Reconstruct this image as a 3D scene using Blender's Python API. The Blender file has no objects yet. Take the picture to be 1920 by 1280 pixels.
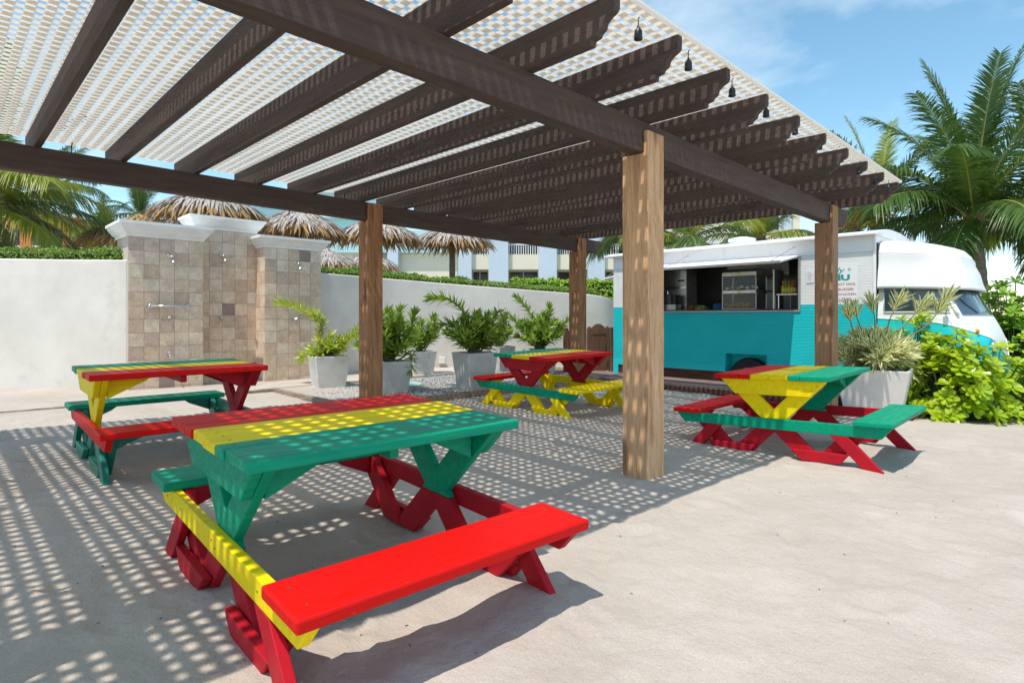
import bpy, bmesh, math, random
from mathutils import Vector, Matrix, noise as mnoise, Euler
random.seed(7)
R_ = math.radians
scene = bpy.context.scene
COL = scene.collection

# ------------------------------------------------------------------ camera
CAM_H = 1.2305
YAW = R_(45.584)
FPX = 1108.8                      # focal length in pixels of a 1920 px wide picture
cam_d = bpy.data.cameras.new('camera')
cam_d.sensor_fit = 'HORIZONTAL'
cam_d.sensor_width = 36.0
cam_d.lens = FPX / 1920 * 36
cam_d.shift_y = -46.0 / 1920
cam_d.clip_start = 0.05
cam_d.clip_end = 3000
cam = bpy.data.objects.new('camera', cam_d)
COL.objects.link(cam)
cam.location = (0, 0, CAM_H)
cam.rotation_euler = (R_(90), 0, YAW)
scene.camera = cam

# ------------------------------------------------------------------ light
SUN_VEC = Vector((0.088, -0.40, 1.0)).normalized()      # towards the sun
EXPOSURE = 1.10
world = bpy.data.worlds.new('World')
scene.world = world
world.use_nodes = True
wn = world.node_tree
wn.nodes.clear()
w_out = wn.nodes.new('ShaderNodeOutputWorld')
w_bg = wn.nodes.new('ShaderNodeBackground')
w_sky = wn.nodes.new('ShaderNodeTexSky')
w_sky.sky_type = 'NISHITA'
w_sky.sun_disc = False
w_sky.sun_elevation = math.asin(SUN_VEC.z)
w_sky.sun_rotation = math.atan2(SUN_VEC.x, SUN_VEC.y)
w_sky.altitude = 0
w_sky.air_density = 1.0
w_sky.dust_density = 0.0
w_sky.ozone_density = 3.0
w_tc = wn.nodes.new('ShaderNodeTexCoord')
w_map = wn.nodes.new('ShaderNodeMapping')
w_map.inputs['Rotation'].default_value = (0.0, 0.0, R_(20))
w_map.inputs['Scale'].default_value = (1.0, 1.5, 2.6)
w_n1 = wn.nodes.new('ShaderNodeTexNoise')
w_n1.inputs['Scale'].default_value = 3.6
w_n1.inputs['Detail'].default_value = 10
w_n1.inputs['Roughness'].default_value = 0.55
w_n1.inputs['Distortion'].default_value = 0.15
w_rmp = wn.nodes.new('ShaderNodeValToRGB')
w_rmp.color_ramp.elements[0].position = 0.42
w_rmp.color_ramp.elements[0].color = (0, 0, 0, 1)
w_rmp.color_ramp.elements[1].position = 0.74
w_rmp.color_ramp.elements[1].color = (0.60, 0.60, 0.60, 1)
w_mix = wn.nodes.new('ShaderNodeMixRGB')
w_mix.inputs['Color2'].default_value = (4.9, 5.5, 5.9, 1)
w_hue = wn.nodes.new('ShaderNodeHueSaturation')
w_hue.inputs['Hue'].default_value = 0.478
w_hue.inputs['Saturation'].default_value = 1.02
wn.links.new(w_tc.outputs['Generated'], w_map.inputs['Vector'])
wn.links.new(w_map.outputs['Vector'], w_n1.inputs['Vector'])
wn.links.new(w_n1.outputs['Fac'], w_rmp.inputs['Fac'])
wn.links.new(w_rmp.outputs['Color'], w_mix.inputs['Fac'])
wn.links.new(w_sky.outputs['Color'], w_hue.inputs['Color'])
wn.links.new(w_hue.outputs['Color'], w_mix.inputs['Color1'])
wn.links.new(w_mix.outputs['Color'], w_bg.inputs['Color'])
wn.links.new(w_bg.outputs['Background'], w_out.inputs['Surface'])
w_bg.inputs['Strength'].default_value = 0.10

sun_d = bpy.data.lights.new('sun', 'SUN')
sun_d.energy = 2.0
sun_d.angle = R_(0.53)
sun_d.color = (1.0, 0.925, 0.825)
sun = bpy.data.objects.new('sun', sun_d)
COL.objects.link(sun)
sun.location = (0, 0, 20)
sun.rotation_euler = SUN_VEC.to_track_quat('Z', 'Y').to_euler()

scene.view_settings.view_transform = 'Standard'
scene.view_settings.look = 'None'
scene.view_settings.exposure = EXPOSURE
scene.view_settings.gamma = 1.0
scene.view_settings.use_curve_mapping = False
scene.render.engine = 'CYCLES'
scene.cycles.use_denoising = True
scene.cycles.max_bounces = 8
scene.cycles.transparent_max_bounces = 12
scene.cycles.caustics_reflective = False
scene.cycles.caustics_refractive = False

# ------------------------------------------------------------------ helpers
FW = Vector((-math.sin(YAW), math.cos(YAW), 0))
RT = Vector((math.cos(YAW), math.sin(YAW), 0))


def ud(u, d, v=None, z=None):
    """world point at picture column u (1920 wide) and distance d along the view; height from v or z"""
    l = (u - 960) / FPX * d
    p = FW * d + RT * l
    if v is not None:
        p.z = CAM_H + (594 - v) * d / FPX
    elif z is not None:
        p.z = z
    return p


def at_y(u, Y):
    k = (u - 960) / FPX
    q = FW + RT * k
    return Y * q.x / q.y


def gz(x, y):
    x = min(max(x, -13.0), 1.5)
    y = min(max(y, -2.0), 12.0)
    return -.004 - .016 * (x + 2.6) - .011 * (y - 1.43)


def lerp(a, b, t):
    return a + (b - a) * t


def interp(tab, x):
    if x <= tab[0][0]:
        return tab[0][1]
    for (a, b), (c, d) in zip(tab, tab[1:]):
        if x <= c:
            return b + (d - b) * (x - a) / (c - a)
    return tab[-1][1]


def offs(o):
    p = Vector((0, 0, 0))
    while o is not None:
        p += o.location
        o = o.parent
    return p


class MB:
    """collects geometry and links it as ONE mesh object"""

    def __init__(self):
        self.v = []
        self.f = []
        self.uv = None
        self.mi = None

    def add(self, vs, fs):
        b = len(self.v)
        self.v += [tuple(p) for p in vs]
        self.f += [tuple(i + b for i in q) for q in fs]
        return self

    def box(self, x0, x1, y0, y1, z0, z1):
        vs = [(x0, y0, z0), (x1, y0, z0), (x1, y1, z0), (x0, y1, z0),
              (x0, y0, z1), (x1, y0, z1), (x1, y1, z1), (x0, y1, z1)]
        return self.add(vs, [(0, 3, 2, 1), (4, 5, 6, 7), (0, 1, 5, 4), (1, 2, 6, 5), (2, 3, 7, 6), (3, 0, 4, 7)])

    def obox(self, c, ax, ay, az):
        c = Vector(c)
        vs = [c + ax * i + ay * j + az * k for k in (-1, 1) for j in (-1, 1) for i in (-1, 1)]
        return self.add(vs, [(0, 2, 3, 1), (4, 5, 7, 6), (0, 1, 5, 4), (1, 3, 7, 5), (3, 2, 6, 7), (2, 0, 4, 6)])

    def bar(self, a, b, w, h, up=Vector((0, 0, 1))):
        a, b = Vector(a), Vector(b)
        d = (b - a)
        L = d.length
        d.normalize()
        s = d.cross(up)
        if s.length < 1e-5:
            s = d.cross(Vector((1, 0, 0)))
        s.normalize()
        n = s.cross(d)
        return self.obox((a + b) / 2, d * L / 2, s * w / 2, n * h / 2)

    def prism(self, poly, fn):
        """poly: list of 2D points, fn(a,b,s)->3D with s in 0,1"""
        n = len(poly)
        vs = [fn(a, b, 0) for a, b in poly] + [fn(a, b, 1) for a, b in poly]
        fs = [tuple(range(n - 1, -1, -1)), tuple(range(n, 2 * n))]
        fs += [(i, (i + 1) % n, n + (i + 1) % n, n + i) for i in range(n)]
        return self.add(vs, fs)

    def tube(self, pts, rad, n=8, cap=True):
        pts = [Vector(p) for p in pts]
        if not hasattr(rad, '__len__'):
            rad = [rad] * len(pts)
        vs, fs = [], []
        prev = None
        for i, p in enumerate(pts):
            d = (pts[min(i + 1, len(pts) - 1)] - pts[max(i - 1, 0)])
            if d.length < 1e-9:
                d = Vector((0, 0, 1))
            d.normalize()
            if prev is None:
                a = d.cross(Vector((0.13, 0.31, 1)) if abs(d.z) < .9 else Vector((1, 0.2, 0)))
            else:
                a = prev - d * prev.dot(d)
            a.normalize()
            prev = a
            b = d.cross(a)
            for k in range(n):
                t = 2 * math.pi * k / n
                vs.append(p + (a * math.cos(t) + b * math.sin(t)) * rad[i])
        for i in range(len(pts) - 1):
            for k in range(n):
                fs.append((i * n + k, i * n + (k + 1) % n, (i + 1) * n + (k + 1) % n, (i + 1) * n + k))
        if cap:
            fs.append(tuple(range(n - 1, -1, -1)))
            m = (len(pts) - 1) * n
            fs.append(tuple(range(m, m + n)))
        return self.add(vs, fs)

    def lathe(self, prof, c=(0, 0, 0), n=20, axis='z'):
        vs, fs = [], []
        for r, h in prof:
            for k in range(n):
                t = 2 * math.pi * k / n
                x, y = r * math.cos(t), r * math.sin(t)
                if axis == 'z':
                    vs.append((c[0] + x, c[1] + y, c[2] + h))
                elif axis == 'y':
                    vs.append((c[0] + x, c[1] + h, c[2] + y))
                else:
                    vs.append((c[0] + h, c[1] + x, c[2] + y))
        m = len(prof)
        for i in range(m - 1):
            for k in range(n):
                fs.append((i * n + k, i * n + (k + 1) % n, (i + 1) * n + (k + 1) % n, (i + 1) * n + k))
        fs.append(tuple(range(n - 1, -1, -1)))
        fs.append(tuple(range((m - 1) * n, m * n)))
        return self.add(vs, fs)

    def grid(self, rows, close=False):
        """rows: list of equal-length lists of points"""
        m = len(rows[0])
        vs = [p for r in rows for p in r]
        fs = []
        for i in range(len(rows) - 1):
            for k in range(m if close else m - 1):
                fs.append((i * m + k, i * m + (k + 1) % m, (i + 1) * m + (k + 1) % m, (i + 1) * m + k))
        return self.add(vs, fs)

    def leaf(self, o, d, nrm, L, W, droop=0.3, prof=((0, .25), (.35, 1), (.72, .75), (1, .02)), fold=0.15):
        """one leaf blade; d = direction, nrm = rough upper side"""
        if self.uv is None:
            self.uv = []
        d = d.normalized()
        s = d.cross(nrm)
        if s.length < 1e-4:
            s = d.cross(Vector((1, 0.3, 0.2)))
        s.normalize()
        n = s.cross(d)
        b = len(self.v)
        for t, w in prof:
            c = o + d * (L * t) - Vector((0, 0, 1)) * (droop * L * t * t)
            hw = W * w * .5
            for q in (-1, 1):
                p = c + s * (q * hw) + n * (hw * fold)
                self.v.append((p.x, p.y, p.z))
                self.uv.append((t, .5 + .5 * q))
            # mid rib
            self.v.append((c.x, c.y, c.z))
            self.uv.append((t, .5))
        for i in range(len(prof) - 1):
            k = b + i * 3
            self.f.append((k, k + 2, k + 5, k + 3))
            self.f.append((k + 2, k + 1, k + 4, k + 5))
        return self

    def mesh(self, name, off=Vector((0, 0, 0)), smooth=False):
        me = bpy.data.meshes.new(name)
        ox, oy, oz = off
        me.from_pydata([(x - ox, y - oy, z - oz) for x, y, z in self.v], [], self.f)
        if self.uv is not None and len(self.uv) == len(self.v):
            l = me.uv_layers.new(name='UVMap')
            vi = [0] * len(me.loops)
            me.loops.foreach_get('vertex_index', vi)
            flat = []
            for i in vi:
                flat += self.uv[i]
            l.data.foreach_set('uv', flat)
        if smooth:
            me.polygons.foreach_set('use_smooth', [True] * len(me.polygons))
        return me

    def build(self, name, mat, parent=None, smooth=False, bevel=0, local=False, loc=None):
        """verts are in world space unless local; parented objects keep their world place"""
        off = Vector((0, 0, 0))
        if parent is not None and not local:
            off = offs(parent)
        me = self.mesh(name, off, smooth)
        if isinstance(mat, (list, tuple)):
            for m in mat:
                me.materials.append(m)
            if self.mi:
                me.polygons.foreach_set('material_index', self.mi)
        else:
            me.materials.append(mat)
        o = bpy.data.objects.new(name, me)
        COL.objects.link(o)
        if parent is not None:
            o.parent = parent
        if loc is not None:
            o.location = loc
        if bevel:
            b = o.modifiers.new('bevel', 'BEVEL')
            b.width = bevel
            b.segments = 2
            b.limit_method = 'ANGLE'
            b.angle_limit = R_(40)
            b.harden_normals = False
        return o


def fix_normals(o):
    bm = bmesh.new()
    bm.from_mesh(o.data)
    bmesh.ops.recalc_face_normals(bm, faces=bm.faces)
    bm.to_mesh(o.data)
    bm.free()
    return o


def tag(o, label, cat, group=None):
    o['label'] = label
    o['category'] = cat
    if group:
        o['group'] = group
    return o


def struct(o, kind='structure'):
    o['kind'] = kind
    return o


def thing(name, loc, label, cat, group=None, rot=(0, 0, 0)):
    o = bpy.data.objects.new(name, None)
    COL.objects.link(o)
    o.empty_display_size = .1
    o.location = loc
    o.rotation_euler = rot
    return tag(o, label, cat, group)


def inst(name, me, parent, wloc, rot=(0, 0, 0), scale=(1, 1, 1)):
    o = bpy.data.objects.new(name, me)
    COL.objects.link(o)
    o.parent = parent
    o.location = Vector(wloc) - (offs(parent) if parent is not None else Vector((0, 0, 0)))
    o.rotation_euler = rot
    o.scale = scale
    return o


# ------------------------------------------------------------------ materials
MATS = {}


def nd(nt, t, **kw):
    n = nt.nodes.new(t)
    for k, v in kw.items():
        n.inputs[k].default_value = v
    return n


def mat(name, col, rough=.6, var=0.0, vscale=6.0, stretch=(1, 1, 1), bump=0.0, bscale=60.0, metal=0.0,
        spec=.5, col2=None, rnd=0.0, detail=6, coat=0.0, rvar=0.0, ramp=(.35, .65)):
    """principled surface: base colour mottled towards col2 (or darker) by noise, fine bump"""
    m = bpy.data.materials.new(name)
    m.use_nodes = True
    nt = m.node_tree
    p = nt.nodes['Principled BSDF']
    p.inputs['Roughness'].default_value = rough
    p.inputs['Metallic'].default_value = metal
    p.inputs['Specular IOR Level'].default_value = spec
    p.inputs['Coat Weight'].default_value = coat
    p.inputs['Coat Roughness'].default_value = .15
    c = (*col, 1)
    p.inputs['Base Color'].default_value = c
    tc = nt.nodes.new('ShaderNodeTexCoord')
    oi = nt.nodes.new('ShaderNodeObjectInfo')
    mp = nt.nodes.new('ShaderNodeMapping')
    mp.inputs['Scale'].default_value = stretch
    vm = nt.nodes.new('ShaderNodeVectorMath')
    vm.operation = 'MULTIPLY_ADD'
    vm.inputs[1].default_value = (37.0, 21.0, 53.0)
    nt.links.new(oi.outputs['Random'], vm.inputs[0])
    nt.links.new(tc.outputs['Object'], vm.inputs[2])
    nt.links.new(vm.outputs[0], mp.inputs['Vector'])
    last = None
    if var or col2:
        n = nd(nt, 'ShaderNodeTexNoise', Scale=vscale, Detail=detail, Roughness=.6)
        nt.links.new(mp.outputs['Vector'], n.inputs['Vector'])
        r = nt.nodes.new('ShaderNodeMapRange')
        r.inputs['From Min'].default_value = ramp[0]
        r.inputs['From Max'].default_value = ramp[1]
        nt.links.new(n.outputs['Fac'], r.inputs['Value'])
        mx = nt.nodes.new('ShaderNodeMixRGB')
        mx.inputs['Color1'].default_value = c
        c2 = (*col2, 1) if col2 else (col[0] * (1 - var), col[1] * (1 - var), col[2] * (1 - var), 1)
        mx.inputs['Color2'].default_value = c2
        nt.links.new(r.outputs['Result'], mx.inputs['Fac'])
        last = mx.outputs['Color']
        if rvar:
            ma = nt.nodes.new('ShaderNodeMath')
            ma.operation = 'MULTIPLY_ADD'
            ma.inputs[1].default_value = rvar
            ma.inputs[2].default_value = rough
            nt.links.new(r.outputs['Result'], ma.inputs[0])
            nt.links.new(ma.outputs[0], p.inputs['Roughness'])
    if rnd:
        hs = nt.nodes.new('ShaderNodeHueSaturation')
        mr = nt.nodes.new('ShaderNodeMapRange')
        mr.inputs['To Min'].default_value = 1 - rnd
        mr.inputs['To Max'].default_value = 1 + rnd
        nt.links.new(oi.outputs['Random'], mr.inputs['Value'])
        nt.links.new(mr.outputs['Result'], hs.inputs['Value'])
        if last:
            nt.links.new(last, hs.inputs['Color'])
        else:
            hs.inputs['Color'].default_value = c
        last = hs.outputs['Color']
    if last:
        nt.links.new(last, p.inputs['Base Color'])
    if bump:
        n2 = nd(nt, 'ShaderNodeTexNoise', Scale=bscale, Detail=4, Roughness=.6)
        nt.links.new(mp.outputs['Vector'], n2.inputs['Vector'])
        bp = nt.nodes.new('ShaderNodeBump')
        bp.inputs['Strength'].default_value = bump
        bp.inputs['Distance'].default_value = .01
        nt.links.new(n2.outputs['Fac'], bp.inputs['Height'])
        nt.links.new(bp.outputs['Normal'], p.inputs['Normal'])
    MATS[name] = m
    return m


def leafmat(name, col, col2, trans=.35, rough=.42, edge=None, vscale=1.4, tip=None, spec=.5):
    """two-sided leaf: mottled colour, light passing through, optional cream margin"""
    m = bpy.data.materials.new(name)
    m.use_nodes = True
    nt = m.node_tree
    p = nt.nodes['Principled BSDF']
    out = nt.nodes['Material Output']
    p.inputs['Roughness'].default_value = rough
    p.inputs['Specular IOR Level'].default_value = spec
    tc = nt.nodes.new('ShaderNodeTexCoord')
    g = nt.nodes.new('ShaderNodeNewGeometry')
    n = nd(nt, 'ShaderNodeTexNoise', Scale=vscale, Detail=3)
    nt.links.new(tc.outputs['Object'], n.inputs['Vector'])
    ad = nt.nodes.new('ShaderNodeMath')
    ad.operation = 'MULTIPLY_ADD'
    ad.inputs[1].default_value = .55
    nt.links.new(g.outputs['Random Per Island'], ad.inputs[0])
    sb = nt.nodes.new('ShaderNodeMath')
    sb.operation = 'SUBTRACT'
    sb.inputs[1].default_value = .25
    nt.links.new(n.outputs['Fac'], sb.inputs[0])
    nt.links.new(sb.outputs[0], ad.inputs[2])
    mx = nt.nodes.new('ShaderNodeMixRGB')
    mx.inputs['Color1'].default_value = (*col, 1)
    mx.inputs['Color2'].default_value = (*col2, 1)
    nt.links.new(ad.outputs[0], mx.inputs['Fac'])
    last = mx.outputs['Color']
    sep = nt.nodes.new('ShaderNodeSeparateXYZ')
    nt.links.new(tc.outputs['UV'], sep.inputs['Vector'])
    if edge:
        a = nt.nodes.new('ShaderNodeMath')
        a.operation = 'SUBTRACT'
        a.inputs[1].default_value = .5
        nt.links.new(sep.outputs['Y'], a.inputs[0])
        b = nt.nodes.new('ShaderNodeMath')
        b.operation = 'ABSOLUTE'
        nt.links.new(a.outputs[0], b.inputs[0])
        mr = nt.nodes.new('ShaderNodeMapRange')
        mr.inputs['From Min'].default_value = .12
        mr.inputs['From Max'].default_value = .22
        nt.links.new(b.outputs[0], mr.inputs['Value'])
        m2 = nt.nodes.new('ShaderNodeMixRGB')
        m2.inputs['Color2'].default_value = (*edge, 1)
        nt.links.new(last, m2.inputs['Color1'])
        nt.links.new(mr.outputs['Result'], m2.inputs['Fac'])
        last = m2.outputs['Color']
    if tip:
        mr = nt.nodes.new('ShaderNodeMapRange')
        mr.inputs['From Min'].default_value = .55
        mr.inputs['From Max'].default_value = 1.1
        nt.links.new(sep.outputs['X'], mr.inputs['Value'])
        m3 = nt.nodes.new('ShaderNodeMixRGB')
        m3.inputs['Color2'].default_value = (*tip, 1)
        nt.links.new(last, m3.inputs['Color1'])
        nt.links.new(mr.outputs['Result'], m3.inputs['Fac'])
        last = m3.outputs['Color']
    nt.links.new(last, p.inputs['Base Color'])
    tr = nt.nodes.new('ShaderNodeBsdfTranslucent')
    nt.links.new(last, tr.inputs['Color'])
    ms = nt.nodes.new('ShaderNodeMixShader')
    ms.inputs['Fac'].default_value = trans
    nt.links.new(p.outputs[0], ms.inputs[1])
    nt.links.new(tr.outputs[0], ms.inputs[2])
    nt.links.new(ms.outputs[0], out.inputs['Surface'])
    return m


def woodmat(name, c1, c2, c3, rough=.75, axis='z', scale=1.0, bump=.35, knots=True):
    """weathered timber: long grain along one axis, darker streaks and knots"""
    m = bpy.data.materials.new(name)
    m.use_nodes = True
    nt = m.node_tree
    p = nt.nodes['Principled BSDF']
    p.inputs['Roughness'].default_value = rough
    p.inputs['Specular IOR Level'].default_value = .3
    tc = nt.nodes.new('ShaderNodeTexCoord')
    oi = nt.nodes.new('ShaderNodeObjectInfo')
    vm = nt.nodes.new('ShaderNodeVectorMath')
    vm.operation = 'MULTIPLY_ADD'
    vm.inputs[1].default_value = (17.0, 29.0, 41.0)
    nt.links.new(oi.outputs['Random'], vm.inputs[0])
    nt.links.new(tc.outputs['Object'], vm.inputs[2])
    st = {'x': (.8, 9, 9), 'y': (9, .8, 9), 'z': (9, 9, .8)}[axis]
    mp = nt.nodes.new('ShaderNodeMapping')
    mp.inputs['Scale'].default_value = [s * scale for s in st]
    nt.links.new(vm.outputs[0], mp.inputs['Vector'])
    n1 = nd(nt, 'ShaderNodeTexNoise', Scale=1.6, Detail=8, Roughness=.65, Distortion=1.5)
    nt.links.new(mp.outputs['Vector'], n1.inputs['Vector'])
    cr = nt.nodes.new('ShaderNodeValToRGB')
    e = cr.color_ramp.elements
    e[0].position, e[0].color = .30, (*c3, 1)
    e[1].position, e[1].color = .72, (*c1, 1)
    e2 = e.new(.5)
    e2.color = (*c2, 1)
    nt.links.new(n1.outputs['Fac'], cr.inputs['Fac'])
    last = cr.outputs['Color']
    mp2 = nt.nodes.new('ShaderNodeMapping')
    mp2.inputs['Scale'].default_value = [s * scale * 4.5 for s in st]
    nt.links.new(vm.outputs[0], mp2.inputs['Vector'])
    n2 = nd(nt, 'ShaderNodeTexNoise', Scale=2.2, Detail=4, Roughness=.7)
    nt.links.new(mp2.outputs['Vector'], n2.inputs['Vector'])
    mr = nt.nodes.new('ShaderNodeMapRange')
    mr.inputs['From Min'].default_value = .3
    mr.inputs['From Max'].default_value = .7
    mr.inputs['To Min'].default_value = .72
    mr.inputs['To Max'].default_value = 1.12
    nt.links.new(n2.outputs['Fac'], mr.inputs['Value'])
    mm = nt.nodes.new('ShaderNodeMixRGB')
    mm.blend_type = 'MULTIPLY'
    mm.inputs['Fac'].default_value = 1
    nt.links.new(last, mm.inputs['Color1'])
    nt.links.new(mr.outputs['Result'], mm.inputs['Color2'])
    last = mm.outputs['Color']
    if knots:
        vo = nt.nodes.new('ShaderNodeTexVoronoi')
        vo.inputs['Scale'].default_value = 1.0
        kmp = nt.nodes.new('ShaderNodeMapping')
        ks = {'x': (1.1, 4.2, 4.2), 'y': (4.2, 1.1, 4.2), 'z': (4.2, 4.2, 1.1)}[axis]
        kmp.inputs['Scale'].default_value = [s * scale for s in ks]
        nt.links.new(vm.outputs[0], kmp.inputs['Vector'])
        nt.links.new(kmp.outputs['Vector'], vo.inputs['Vector'])
        kr = nt.nodes.new('ShaderNodeMapRange')
        kr.inputs['From Min'].default_value = .09
        kr.inputs['From Max'].default_value = .21
        kr.inputs['To Min'].default_value = .75
        kr.inputs['To Max'].default_value = 0
        nt.links.new(vo.outputs['Distance'], kr.inputs['Value'])
        km = nt.nodes.new('ShaderNodeMixRGB')
        km.inputs['Color2'].default_value = (c3[0] * .35, c3[1] * .3, c3[2] * .3, 1)
        nt.links.new(last, km.inputs['Color1'])
        nt.links.new(kr.outputs['Result'], km.inputs['Fac'])
        last = km.outputs['Color']
    nt.links.new(last, p.inputs['Base Color'])
    bp = nt.nodes.new('ShaderNodeBump')
    bp.inputs['Strength'].default_value = bump
    bp.inputs['Distance'].default_value = .006
    nt.links.new(n2.outputs['Fac'], bp.inputs['Height'])
    nt.links.new(bp.outputs['Normal'], p.inputs['Normal'])
    return m


def glassmat(name, tint=(.9, .95, .95), rough=.03, alpha=.3, refl=1.0):
    m = bpy.data.materials.new(name)
    m.use_nodes = True
    nt = m.node_tree
    nt.nodes.clear()
    out = nt.nodes.new('ShaderNodeOutputMaterial')
    tr = nt.nodes.new('ShaderNodeBsdfTransparent')
    tr.inputs['Color'].default_value = (*tint, 1)
    gl = nt.nodes.new('ShaderNodeBsdfGlossy')
    gl.inputs['Roughness'].default_value = rough
    fr = nt.nodes.new('ShaderNodeFresnel')
    fr.inputs['IOR'].default_value = 1.5
    mul = nt.nodes.new('ShaderNodeMath')
    mul.operation = 'MULTIPLY_ADD'
    mul.inputs[1].default_value = refl
    mul.inputs[2].default_value = .004
    nt.links.new(fr.outputs[0], mul.inputs[0])
    ms = nt.nodes.new('ShaderNodeMixShader')
    nt.links.new(mul.outputs[0], ms.inputs['Fac'])
    nt.links.new(tr.outputs[0], ms.inputs[1])
    nt.links.new(gl.outputs[0], ms.inputs[2])
    nt.links.new(ms.outputs[0], out.inputs['Surface'])
    return m


def sandmat():
    m = bpy.data.materials.new('sand')
    m.use_nodes = True
    nt = m.node_tree
    p = nt.nodes['Principled BSDF']
    p.inputs['Roughness'].default_value = .95
    p.inputs['Specular IOR Level'].default_value = .15
    tc = nt.nodes.new('ShaderNodeTexCoord')
    n1 = nd(nt, 'ShaderNodeTexNoise', Scale=1.3, Detail=7, Roughness=.62)
    n2 = nd(nt, 'ShaderNodeTexNoise', Scale=170, Detail=3, Roughness=.7)
    n3 = nd(nt, 'ShaderNodeTexNoise', Scale=14, Detail=5, Roughness=.6)
    vo = nd(nt, 'ShaderNodeTexVoronoi', Scale=9.0)
    vo.inputs['Randomness'].default_value = 1
    for n in (n1, n2, n3, vo):
        nt.links.new(tc.outputs['Object'], n.inputs['Vector'])
    cr = nt.nodes.new('ShaderNodeValToRGB')
    e = cr.color_ramp.elements
    e[0].position, e[0].color = .32, (.455, .397, .343, 1)
    e[1].position, e[1].color = .68, (.545, .49, .43, 1)
    nt.links.new(n1.outputs['Fac'], cr.inputs['Fac'])
    mr = nt.nodes.new('ShaderNodeMapRange')
    mr.inputs['From Min'].default_value = .3
    mr.inputs['From Max'].default_value = .7
    mr.inputs['To Min'].default_value = .80
    mr.inputs['To Max'].default_value = 1.12
    nt.links.new(n2.outputs['Fac'], mr.inputs['Value'])
    mm = nt.nodes.new('ShaderNodeMixRGB')
    mm.blend_type = 'MULTIPLY'
    mm.inputs['Fac'].default_value = 1
    nt.links.new(cr.outputs['Color'], mm.inputs['Color1'])
    nt.links.new(mr.outputs['Result'], mm.inputs['Color2'])
    # faint damp and tan patches
    n5 = nd(nt, 'ShaderNodeTexNoise', Scale=4.2, Detail=5, Roughness=.65)
    nt.links.new(tc.outputs['Object'], n5.inputs['Vector'])
    r5 = nt.nodes.new('ShaderNodeMapRange')
    r5.inputs['From Min'].default_value = .54
    r5.inputs['From Max'].default_value = .72
    r5.inputs['To Max'].default_value = .28
    nt.links.new(n5.outputs['Fac'], r5.inputs['Value'])
    m5 = nt.nodes.new('ShaderNodeMixRGB')
    m5.inputs['Color2'].default_value = (.455, .365, .30, 1)
    nt.links.new(mm.outputs['Color'], m5.inputs['Color1'])
    nt.links.new(r5.outputs['Result'], m5.inputs['Fac'])
    mm = m5
    # scattered darker grains and bits
    gt = nt.nodes.new('ShaderNodeMath')
    gt.operation = 'LESS_THAN'
    gt.inputs[1].default_value = .035
    nt.links.new(vo.outputs['Distance'], gt.inputs[0])
    gm = nt.nodes.new('ShaderNodeMath')
    gm.operation = 'MULTIPLY'
    sc = nt.nodes.new('ShaderNodeSeparateColor')
    nt.links.new(vo.outputs['Color'], sc.inputs['Color'])
    g2 = nt.nodes.new('ShaderNodeMath')
    g2.operation = 'GREATER_THAN'
    g2.inputs[1].default_value = .72
    nt.links.new(sc.outputs['Red'], g2.inputs[0])
    nt.links.new(gt.outputs[0], gm.inputs[0])
    nt.links.new(g2.outputs[0], gm.inputs[1])
    dm = nt.nodes.new('ShaderNodeMixRGB')
    dm.inputs['Color2'].default_value = (.20, .16, .13, 1)
    nt.links.new(mm.outputs['Color'], dm.inputs['Color1'])
    nt.links.new(gm.outputs[0], dm.inputs['Fac'])
    nt.links.new(dm.outputs['Color'], p.inputs['Base Color'])
    b1 = nt.nodes.new('ShaderNodeBump')
    b1.inputs['Strength'].default_value = .5
    b1.inputs['Distance'].default_value = .004
    nt.links.new(n2.outputs['Fac'], b1.inputs['Height'])
    b2 = nt.nodes.new('ShaderNodeBump')
    b2.inputs['Strength'].default_value = .55
    b2.inputs['Distance'].default_value = .032
    nt.links.new(n3.outputs['Fac'], b2.inputs['Height'])
    nt.links.new(b1.outputs['Normal'], b2.inputs['Normal'])
    nt.links.new(b2.outputs['Normal'], p.inputs['Normal'])
    return m


M_SAND = sandmat()
M_PLASTER = mat('plaster', (.77, .725, .665), .85, col2=(.68, .63, .57), vscale=1.6, bump=.25, bscale=90)
M_CORNICE = mat('cornice_paint', (.88, .865, .84), .7, var=.12, vscale=5, bump=.2, bscale=50)
M_RAFTER = mat('rafter_paint', (.092, .060, .050), .75, col2=(.056, .038, .032), vscale=4, stretch=(.6, 6, 6), bump=.45, bscale=30, rnd=.12)
M_BEAM = mat('beam_paint', (.098, .063, .052), .75, col2=(.060, .040, .034), vscale=4, stretch=(6, .5, 6), bump=.5, bscale=30, rnd=.06)
M_LATTICE = leafmat('lattice_vinyl', (.95, .92, .875), (.90, .865, .81), trans=.66, rough=.55, vscale=2.5)
M_POST_TAN = woodmat('timber_tan', (.80, .51, .30), (.66, .39, .21), (.38, .21, .11))
M_POST_BROWN = woodmat('timber_brown', (.50, .29, .16), (.37, .205, .11), (.18, .10, .055))
M_POST_RED = woodmat('timber_red', (.52, .27, .13), (.37, .185, .088), (.21, .10, .05))
M_DECK = woodmat('deck_wood', (.36, .255, .235), (.26, .175, .16), (.13, .085, .08), axis='x', knots=False)
M_SKIRT = woodmat('skirt_wood', (.17, .075, .05), (.10, .045, .03), (.05, .025, .02), axis='x', knots=False)
M_TERRACE = mat('terrace_plank', (.62, .56, .50), .8, col2=(.45, .39, .345), vscale=3.0, stretch=(5, .5, 1), bump=.3, bscale=20, rnd=.10)
M_GATE = woodmat('gate_wood', (.33, .16, .10), (.22, .10, .065), (.10, .05, .035))
M_CURB = woodmat('curb_wood', (.42, .335, .26), (.30, .225, .17), (.16, .115, .085), axis='x', knots=False)
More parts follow.
